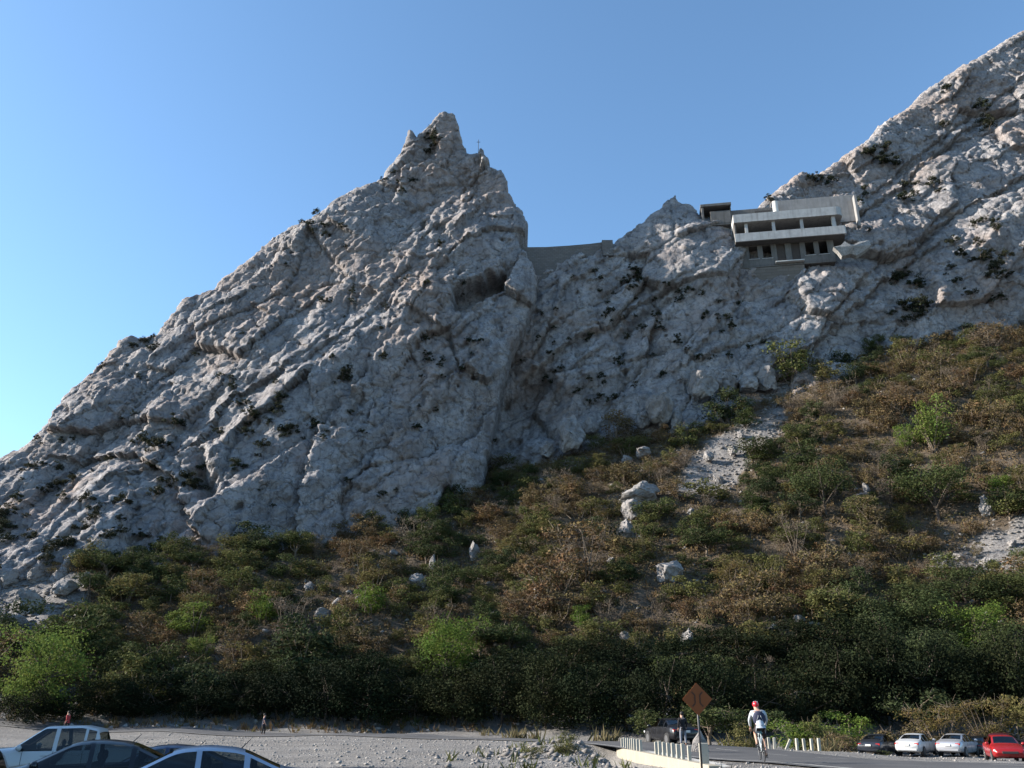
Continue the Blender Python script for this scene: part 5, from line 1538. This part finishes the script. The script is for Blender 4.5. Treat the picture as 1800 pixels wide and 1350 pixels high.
def skin_mesh(name, verts, edges, root, mat, parent, sub=1):
    names = list(verts)
    me = bpy.data.meshes.new(name)
    me.from_pydata([verts[n][:3] for n in names], [(names.index(a), names.index(b)) for a, b in edges], [])
    tmp = bpy.data.objects.new('tmp', me); COL.objects.link(tmp)
    sm = tmp.modifiers.new('s', 'SKIN'); sm.use_smooth_shade = True
    if not me.skin_vertices: pass
    for i, n in enumerate(names):
        r = verts[n][3]; r2 = verts[n][4] if len(verts[n]) > 4 else r
        me.skin_vertices[0].data[i].radius = (r, r2)
        me.skin_vertices[0].data[i].use_root = (n == root)
    ss = tmp.modifiers.new('d', 'SUBSURF'); ss.levels = sub; ss.render_levels = sub
    dg = bpy.context.evaluated_depsgraph_get()
    out = bpy.data.meshes.new_from_object(tmp.evaluated_get(dg))
    bpy.data.objects.remove(tmp); bpy.data.meshes.remove(me)
    out.name = name
    return link(name, out, mat, parent, True)

def person(label, loc, rz, J, top, bottom, shoe='shoe', sleeves='long', hair=True, legs='long', scale=1.0):
    """J: joint name -> position; the figure faces +y"""
    root = empty('person', loc, rz, label, 'person'); root.scale = (scale,) * 3
    R = dict(pelvis=.115, spine=.105, chest=.13, neck=.055, jaw=.075, head=.098, crown=.06)
    V = {k: (*J[k], R[k]) for k in R}
    E = [('pelvis', 'spine'), ('spine', 'chest'), ('chest', 'neck'), ('neck', 'jaw'), ('jaw', 'head'), ('head', 'crown')]
    f = Vector(J['head']) - Vector(J['neck'])
    fwd = Vector(J.get('face', (0, 1, 0))).normalized()
    nose = Vector(J['jaw']) + fwd * .105 + Vector((0, 0, .035)); V['nose'] = (*nose, .018); E.append(('jaw', 'nose'))
    for s, S in (('l', -1), ('r', 1)):
        for k, r in (('shoulder', .062), ('elbow', .044), ('wrist', .03), ('hip', .088), ('knee', .058), ('ankle', .04), ('toe', .033)):
            V[k + s] = (*J[k + s], r)
        E += [('chest', 'shoulder' + s), ('shoulder' + s, 'elbow' + s), ('elbow' + s, 'wrist' + s), ('pelvis', 'hip' + s), ('hip' + s, 'knee' + s), ('knee' + s, 'ankle' + s), ('ankle' + s, 'toe' + s)]
        # hand: palm and five unequal bent fingers
        w = Vector(J['wrist' + s]); d = (w - Vector(J['elbow' + s])).normalized()
        side = d.cross(Vector((0, 1, .2))).normalized()
        palm = w + d * .075; V['palm' + s] = (*palm, .034, .02); E.append(('wrist' + s, 'palm' + s))
        curl = Vector((-S * .3, .6, -.3)).normalized()
        for i, ln in enumerate((.070, .080, .074, .058)):
            b = palm + side * (.026 * (i - 1.5)) + d * .03
            V['f%d%s' % (i, s)] = (*b, .010); V['g%d%s' % (i, s)] = (*(b + d * ln * .5 + curl * ln * .15), .009); V['h%d%s' % (i, s)] = (*(b + d * ln * .8 + curl * ln * .5), .008)
            E += [('palm' + s, 'f%d%s' % (i, s)), ('f%d%s' % (i, s), 'g%d%s' % (i, s)), ('g%d%s' % (i, s), 'h%d%s' % (i, s))]
        tb = w + d * .045 - side * .035; V['t0' + s] = (*tb, .012); V['t1' + s] = (*(tb + d * .04 - side * .02 + curl * .01), .010)
        E += [('palm' + s, 't0' + s), ('t0' + s, 't1' + s)]
    skin_mesh('body', V, E, 'pelvis', M['skin'], root)
    eyes = MB()
    sd = fwd.cross(Vector((0, 0, 1))).normalized()
    for S in (-1, 1): eyes.sphere(Vector(J['head']) + fwd * .088 + sd * (S * .034) - Vector((0, 0, .01)), .012, 8, 6)
    eyes.build('eyes', M['eye'], root, True)
    if hair:
        MB().sphere(Vector(J['head']) - fwd * .018 + Vector((0, 0, .03)), .112, 14, 10, (.95, 1.0, 1.02)).build('hair', M['hair'], root, True)
    # shirt
    g = 1.16
    pv = Vector(J['pelvis']); sv = Vector(J['spine'])
    T = {'hem': (*(pv - (sv - pv) * .18), .148), 'pelvis': (*J['pelvis'], .156), 'spine': (*J['spine'], .145), 'chest': (*J['chest'], .168), 'col': (*(Vector(J['chest']).lerp(Vector(J['neck']), .7)), .075)}
    TE = [('hem', 'pelvis'), ('pelvis', 'spine'), ('spine', 'chest'), ('chest', 'col')]
    for s in 'lr':
        T['sh' + s] = (*J['shoulder' + s], .075); e = Vector(J['elbow' + s]); TE.append(('chest', 'sh' + s))
        if sleeves == 'long':
            T['el' + s] = (*e, .056); T['wr' + s] = (*(e.lerp(Vector(J['wrist' + s]), .9)), .042); TE += [('sh' + s, 'el' + s), ('el' + s, 'wr' + s)]
        else:
            T['el' + s] = (*(Vector(J['shoulder' + s]).lerp(e, .75)), .062); TE.append(('sh' + s, 'el' + s))
    skin_mesh('shirt', T, TE, 'pelvis', M[top], root)
    B_ = {'w': (*(Vector(J['pelvis']).lerp(Vector(J['spine']), .45)), .140), 'p': (*(Vector(J['pelvis']) - Vector((0, 0, .04))), .155)}; BE = [('w', 'p')]
    for s in 'lr':
        h = Vector(J['hip' + s]); kn = Vector(J['knee' + s]); an = Vector(J['ankle' + s])
        B_['h' + s] = (*h, .102); BE.append(('p', 'h' + s))
        if legs == 'long':
            B_['k' + s] = (*kn, .074); B_['a' + s] = (*(kn.lerp(an, .92)), .060); BE += [('h' + s, 'k' + s), ('k' + s, 'a' + s)]
        else:
            B_['k' + s] = (*(h.lerp(kn, .85)), .088); BE.append(('h' + s, 'k' + s))
    skin_mesh('trousers' if legs == 'long' else 'shorts', B_, BE, 'w', M[bottom], root)
    for s in 'lr':
        a = Vector(J['ankle' + s]); t = Vector(J['toe' + s])
        skin_mesh('shoe', {'a': (*(a - Vector((0, 0, .02))), .05), 'b': (*a.lerp(t, .5), .048), 'c': (*t, .042)}, [('a', 'b'), ('b', 'c')], 'a', M[shoe], root)
    return root

def stand(sway=0.0, lean=0.0, stride=0.0):
    J = dict(pelvis=(0, 0, .95), spine=(0, .01, 1.13), chest=(sway, 0, 1.34), neck=(sway, .0, 1.50), jaw=(sway, .03, 1.585), head=(sway, .02, 1.655), crown=(sway, .015, 1.715), face=(0, 1, 0))
    for s, S in (('l', -1), ('r', 1)):
        st = stride * S
        J['shoulder' + s] = (S * .19 + sway, 0, 1.41); J['elbow' + s] = (S * .25 + sway, -.03 + st * .4, 1.13); J['wrist' + s] = (S * .23, .1 + st * .4, .90)
        J['hip' + s] = (S * .10, 0, .88); J['knee' + s] = (S * .11, .03 - st, .49); J['ankle' + s] = (S * .12, -st * 1.2, .08); J['toe' + s] = (S * .14, .15 - st * 1.2, .045)
    return J
q = P(1202, 1309, 51.5)
person('person in a black top and grey trousers standing behind the railing', (q.x, q.y, ground_z(q.x, q.y) + 0.05), math.radians(10), stand(0.0, 0, .05), 'cloth_black', 'cloth_grey')
q = P(118, 1273, 80); q.z = ground_z(q.x, q.y)
person('distant person in a red top walking behind the white pickup', q, math.radians(80), stand(0, 0, .12), 'cloth_red', 'cloth_black')
q = P(463, 1281, 80); q.z = ground_z(q.x, q.y)
person('distant person in dark clothes at the shaded edge of the lot', q, math.radians(-70), stand(0, 0, .1), 'cloth_navy', 'cloth_black', sleeves='short')

# ------------------------------------------------------------------ bicycle and rider
M['bike_frame'] = mat_plain('bike_frame', (0.45, 0.50, 0.52), 0.35, 0.2, var=0.1)
M['bike_teal'] = mat_plain('bike_teal', (0.03, 0.28, 0.32), 0.35, 0.1)
q = P(1341, 1344, 29.0)
bz = float(base_z(q.x, q.y)) + 0.09
BR = math.radians(-8)
bike = empty('bicycle', (q.x, q.y, bz), BR, 'pale road bicycle with teal seat post ridden away from the camera', 'bicycle')
bike.rotation_euler = (0, 0, BR); bike.scale = (.95,) * 3
wr = 0.335
for y in (-0.50, 0.50):
    w = MB().torus((0, y, wr), wr - .014, .014, 'x', 36, 8).build('wheel', M['tyre'], bike, True)
    MB().torus((0, y, wr), wr - .034, .009, 'x', 32, 6).build('rim', M['rim'], w, True)
    sp = MB()
    for k in range(16):
        a = 2 * math.pi * k / 16
        sp.tube([(0.025 * (-1) ** k, y, wr), (0, y + (wr - .04) * math.cos(a), wr + (wr - .04) * math.sin(a))], .0022, 3, False)
    sp.tube([(-.05, y, wr), (.05, y, wr)], .018, 8)
    sp.build('spokes', M['steel_dark'], w)
bb = (0, -.08, .28); seat = (0, -.25, .80); hd0 = (0, .36, .86); hd1 = (0, .39, .70)
fr_ = MB()
for a, b, r in ((bb, seat, .017), (seat, hd0, .016), (bb, hd1, .021), (hd0, hd1, .02)): fr_.tube([a, b], r, 10)
for s in (-1, 1):
    fr_.tube([(s * .03, bb[1], bb[2]), (s * .055, -.5, wr)], .010, 8); fr_.tube([(s * .02, seat[1], seat[2] - .04), (s * .055, -.5, wr)], .008, 8)
fr_.build('frame', M['bike_frame'], bike, True)
MB().tube([seat, (0, -.28, .95)], .014, 8).build('seat_post', M['bike_teal'], bike, True)
fk = MB()
for s in (-1, 1): fk.tube([(s * .03, .39, .70), (s * .05, .43, .55), (s * .05, .50, wr)], .012, 8)
fk.build('fork', M['bike_frame'], bike, True)
hb = MB().tube([(0, .36, .86), (0, .35, .93), (0, .43, .96)], .014, 8)
hb.tube([(-.23, .45, .95), (-.1, .43, .965), (.1, .43, .965), (.23, .45, .95)], .013, 8)
for s in (-1, 1): hb.tube([(s * .23, .45, .95), (s * .235, .54, .94), (s * .235, .55, .86), (s * .235, .47, .82)], .013, 8)
hb.build('handlebar', M['trim'], bike, True)
sd_ = MB().add([(-.07, -.40, .955), (.07, -.40, .955), (.075, -.33, .965), (.03, -.2, .96), (.015, -.13, .955), (-.015, -.13, .955), (-.03, -.2, .96), (-.075, -.33, .965), (0, -.41, .985), (0, -.3, .985), (0, -.13, .965), (0, -.28, .93)],
    [(0, 8, 1), (1, 8, 9, 2), (8, 0, 7, 9), (2, 9, 3), (9, 7, 6), (3, 9, 10, 4), (9, 6, 5, 10), (4, 10, 5), (1, 2, 11), (2, 3, 11), (3, 4, 11), (4, 5, 11), (5, 6, 11), (6, 7, 11), (7, 0, 11), (0, 1, 11)])
sd_.build('saddle', M['trim'], bike, True)
cr = MB().torus((.045, bb[1], bb[2]), .085, .006, 'x', 24, 6)
cr.tube([(-.07, *bb[1:]), (.07, *bb[1:])], .02, 8)
lp = (-.085, bb[1] + .05, bb[2] + .16); rp = (.085, bb[1] - .05, bb[2] - .16)
cr.tube([(-.075, *bb[1:]), (-.075, lp[1], lp[2])], .011, 6); cr.tube([(.075, *bb[1:]), (.075, rp[1], rp[2])], .011, 6)
cr.build('crank', M['steel_dark'], bike, True)
for p_, s in ((lp, -1), (rp, 1)):
    MB().box(p_[0] + (0 if s > 0 else -.09), p_[0] + (.09 if s > 0 else 0), p_[1] - .04, p_[1] + .04, p_[2] - .012, p_[2] + .012).build('pedal', M['trim'], bike, False, .004)
J = dict(pelvis=(0, -.27, 1.06), spine=(0, -.16, 1.24), chest=(0, -.01, 1.43), neck=(-.02, .10, 1.57), jaw=(-.03, .165, 1.635), head=(-.035, .165, 1.71), crown=(-.035, .15, 1.765), face=(-.1, 1, -.1),
         shoulderl=(-.205, .02, 1.48), shoulderr=(.205, .02, 1.48), elbowl=(-.275, .22, 1.235), elbowr=(.275, .22, 1.235), wristl=(-.235, .42, 1.015), wristr=(.235, .42, 1.015),
         hipl=(-.10, -.23, 1.0), hipr=(.10, -.23, 1.0), kneel=(-.135, .17, .86), kneer=(.125, .05, .62), anklel=(-.125, -.07, .53), ankler=(.125, -.19, .22), toel=(-.14, .06, .48), toer=(.14, -.06, .155))
rider = person('cyclist in a red helmet, pale long-sleeved shirt and dark shorts riding away', (q.x, q.y, bz), BR, J, 'cloth_white', 'shorts', sleeves='long', hair=False, legs='short')
rider.scale = (.95,) * 3
hl = MB().sphere((-.035, .145, 1.735), .125, 18, 12, (.86, 1.15, .82)); hm = hl.build('helmet', M['helmet_red'], rider, True)
hv = MB()
for s in (-.055, 0, .055): hv.tube([(-.035 + s, .03, 1.775), (-.035 + s, .11, 1.838 - abs(s) * .2), (-.035 + s, .22, 1.815)], .011, 6)
hv.build('helmet_vents', M['strap'], hm, True)
bp = MB().sphere((0, -.20, 1.29), .215, 16, 12, (.98, .52, 1.12)); bpk = bp.build('backpack', M['cloth_navy'], rider, True)
stp = MB()
for s in (-1, 1):
    stp.tube([(s * .06, -.2, 1.52), (s * .13, -.06, 1.535), (s * .14, .08, 1.5), (s * .16, .06, 1.36), (s * .14, -.12, 1.2)], .016, 6)
    stp.tube([(s * .03, -.20, 1.52), (s * .04, -.315, 1.36), (s * .1, -.285, 1.22)], .010, 6)
stp.build('backpack_strap', M['strap'], bpk, True)

# ------------------------------------------------------------------ roadside plants
ROAD_PL = [
    ('bright_shrub', BRIGHT, 1402, 1314, 116, 64, 'bright green leafy bush behind the guard posts', 'shrub', 64),
    ('bright_shrub', BRIGHT, 1486, 1310, 110, 66, 'bright green bush beside the leftmost parked car', 'shrub', 73),
    ('olive_shrub', OLIVE, 1446, 1314, 70, 92, 'tall thin weedy bush between the two bright green bushes', 'shrub', 63),
    ('olive_shrub', OLIVE, 1308, 1315, 84, 56, 'drab olive bush left of the cyclist across the road', 'shrub', 61),
    ('yellow_shrub', YELLOW, 1650, 1312, 130, 78, 'yellow brown feathery bush behind the white and silver cars', 'shrub', 72),
    ('yellow_shrub', YELLOW, 1738, 1308, 120, 82, 'yellow olive bush behind the maroon car', 'shrub', 74),
    ('olive_shrub', OLIVE, 1795, 1310, 120, 110, 'drab olive bush at the right frame edge', 'shrub', 74),
    ('dry_shrub', DRY, 1592, 1316, 110, 62, 'grey brown twiggy bush behind the white car', 'shrub', 71),
    ('dry_shrub', DRY, 1470, 1322, 110, 40, 'low reddish twiggy scrub under the bright green bushes', 'shrub', 60),
    ('dry_shrub', DRY, 1545, 1318, 90, 50, 'brown twiggy bush behind the dark blue grey car', 'shrub', 70),
    ('dry_shrub', DRY, 1700, 1318, 100, 50, 'low brown bush behind the silver grey car', 'shrub', 71),
    ('green_shrub', GREEN, 1620, 1300, 150, 90, 'dark bush in shade behind the grey brown twiggy one', 'shrub', 77),
    ('green_shrub', GREEN, 1340, 1312, 130, 70, 'dark shaded bush behind the cyclist', 'shrub', 68),
    ('green_shrub', GREEN, 1250, 1310, 130, 80, 'dark shaded bush behind the warning sign', 'shrub', 68),
    ('green_shrub', GREEN, 1150, 1304, 120, 70, 'dark shaded bush behind the departing black sedan', 'shrub', 72),
    ('olive_shrub', OLIVE, 1000, 1352, 60, 46, 'small yellow green bush on the rubble bank', 'shrub', 33),
    ('green_shrub', GREEN, 1552, 1330, 34, 14, 'small green tuft by the rear of the dark blue grey car', 'shrub', 60),
    ('olive_shrub', OLIVE, 940, 1345, 50, 24, 'low grassy tuft left of the rubble bank', 'shrub', 31)]
for i, (nm, kind, u, v, w, h, lab, cat, Y) in enumerate(ROAD_PL):
    p_ = P(u, v, Y); ax = Y * CP + (p_.z - CAM_Z) * SP
    p_.z = ground_z(p_.x, p_.y)
    put(nm, kind[i % len(kind)], p_, w * ax / F_PX, h * ax / F_PX, lab, cat, None, 0.05)
gp = []
for u, v, Y, n in ((852, 1290, 80, 5), (905, 1296, 73, 8), (940, 1296, 72, 4), (1075, 1304, 62, 9), (1320, 1316, 60, 10), (1460, 1325, 55, 8)):
    c = P(u, v, Y)
    for _ in range(n): gp.append((c.x + RS.normal(0, .5), c.y + 2.0 + RS.normal(0, .4)))
gp = np.array(gp)
weeds('dry_grass', gp, RS.uniform(.5, 1.3, len(gp)), 31, 'grass_dry', 'straw coloured dry grass tufts along the far road edge', 12)
gp = np.stack([RS.normal(1.5, 2.2, 60), RS.normal(36, 6, 60)], 1)
weeds('bank_grass', gp, RS.uniform(.15, .5, len(gp)), 32, 'leaf_olive', 'green grass tufts on the rubble bank', 10)
c5 = np.stack([RS.uniform(-60, 70, 3600), RS.uniform(78, 100, 3600)], 1); c5 = c5[(road_dist(c5[:, 0], c5[:, 1]) > 1.0)]
c5 = c5[c5[:, 1] > np.interp(c5[:, 0], [-60, -20, 10, 30, 60], [91, 90, 85, 80, 81])]
weeds('foot_weeds', c5, RS.uniform(.4, 1.3, len(c5)), 33, 'leaf_green', 'dark low undergrowth beneath the belt of trees', 10)
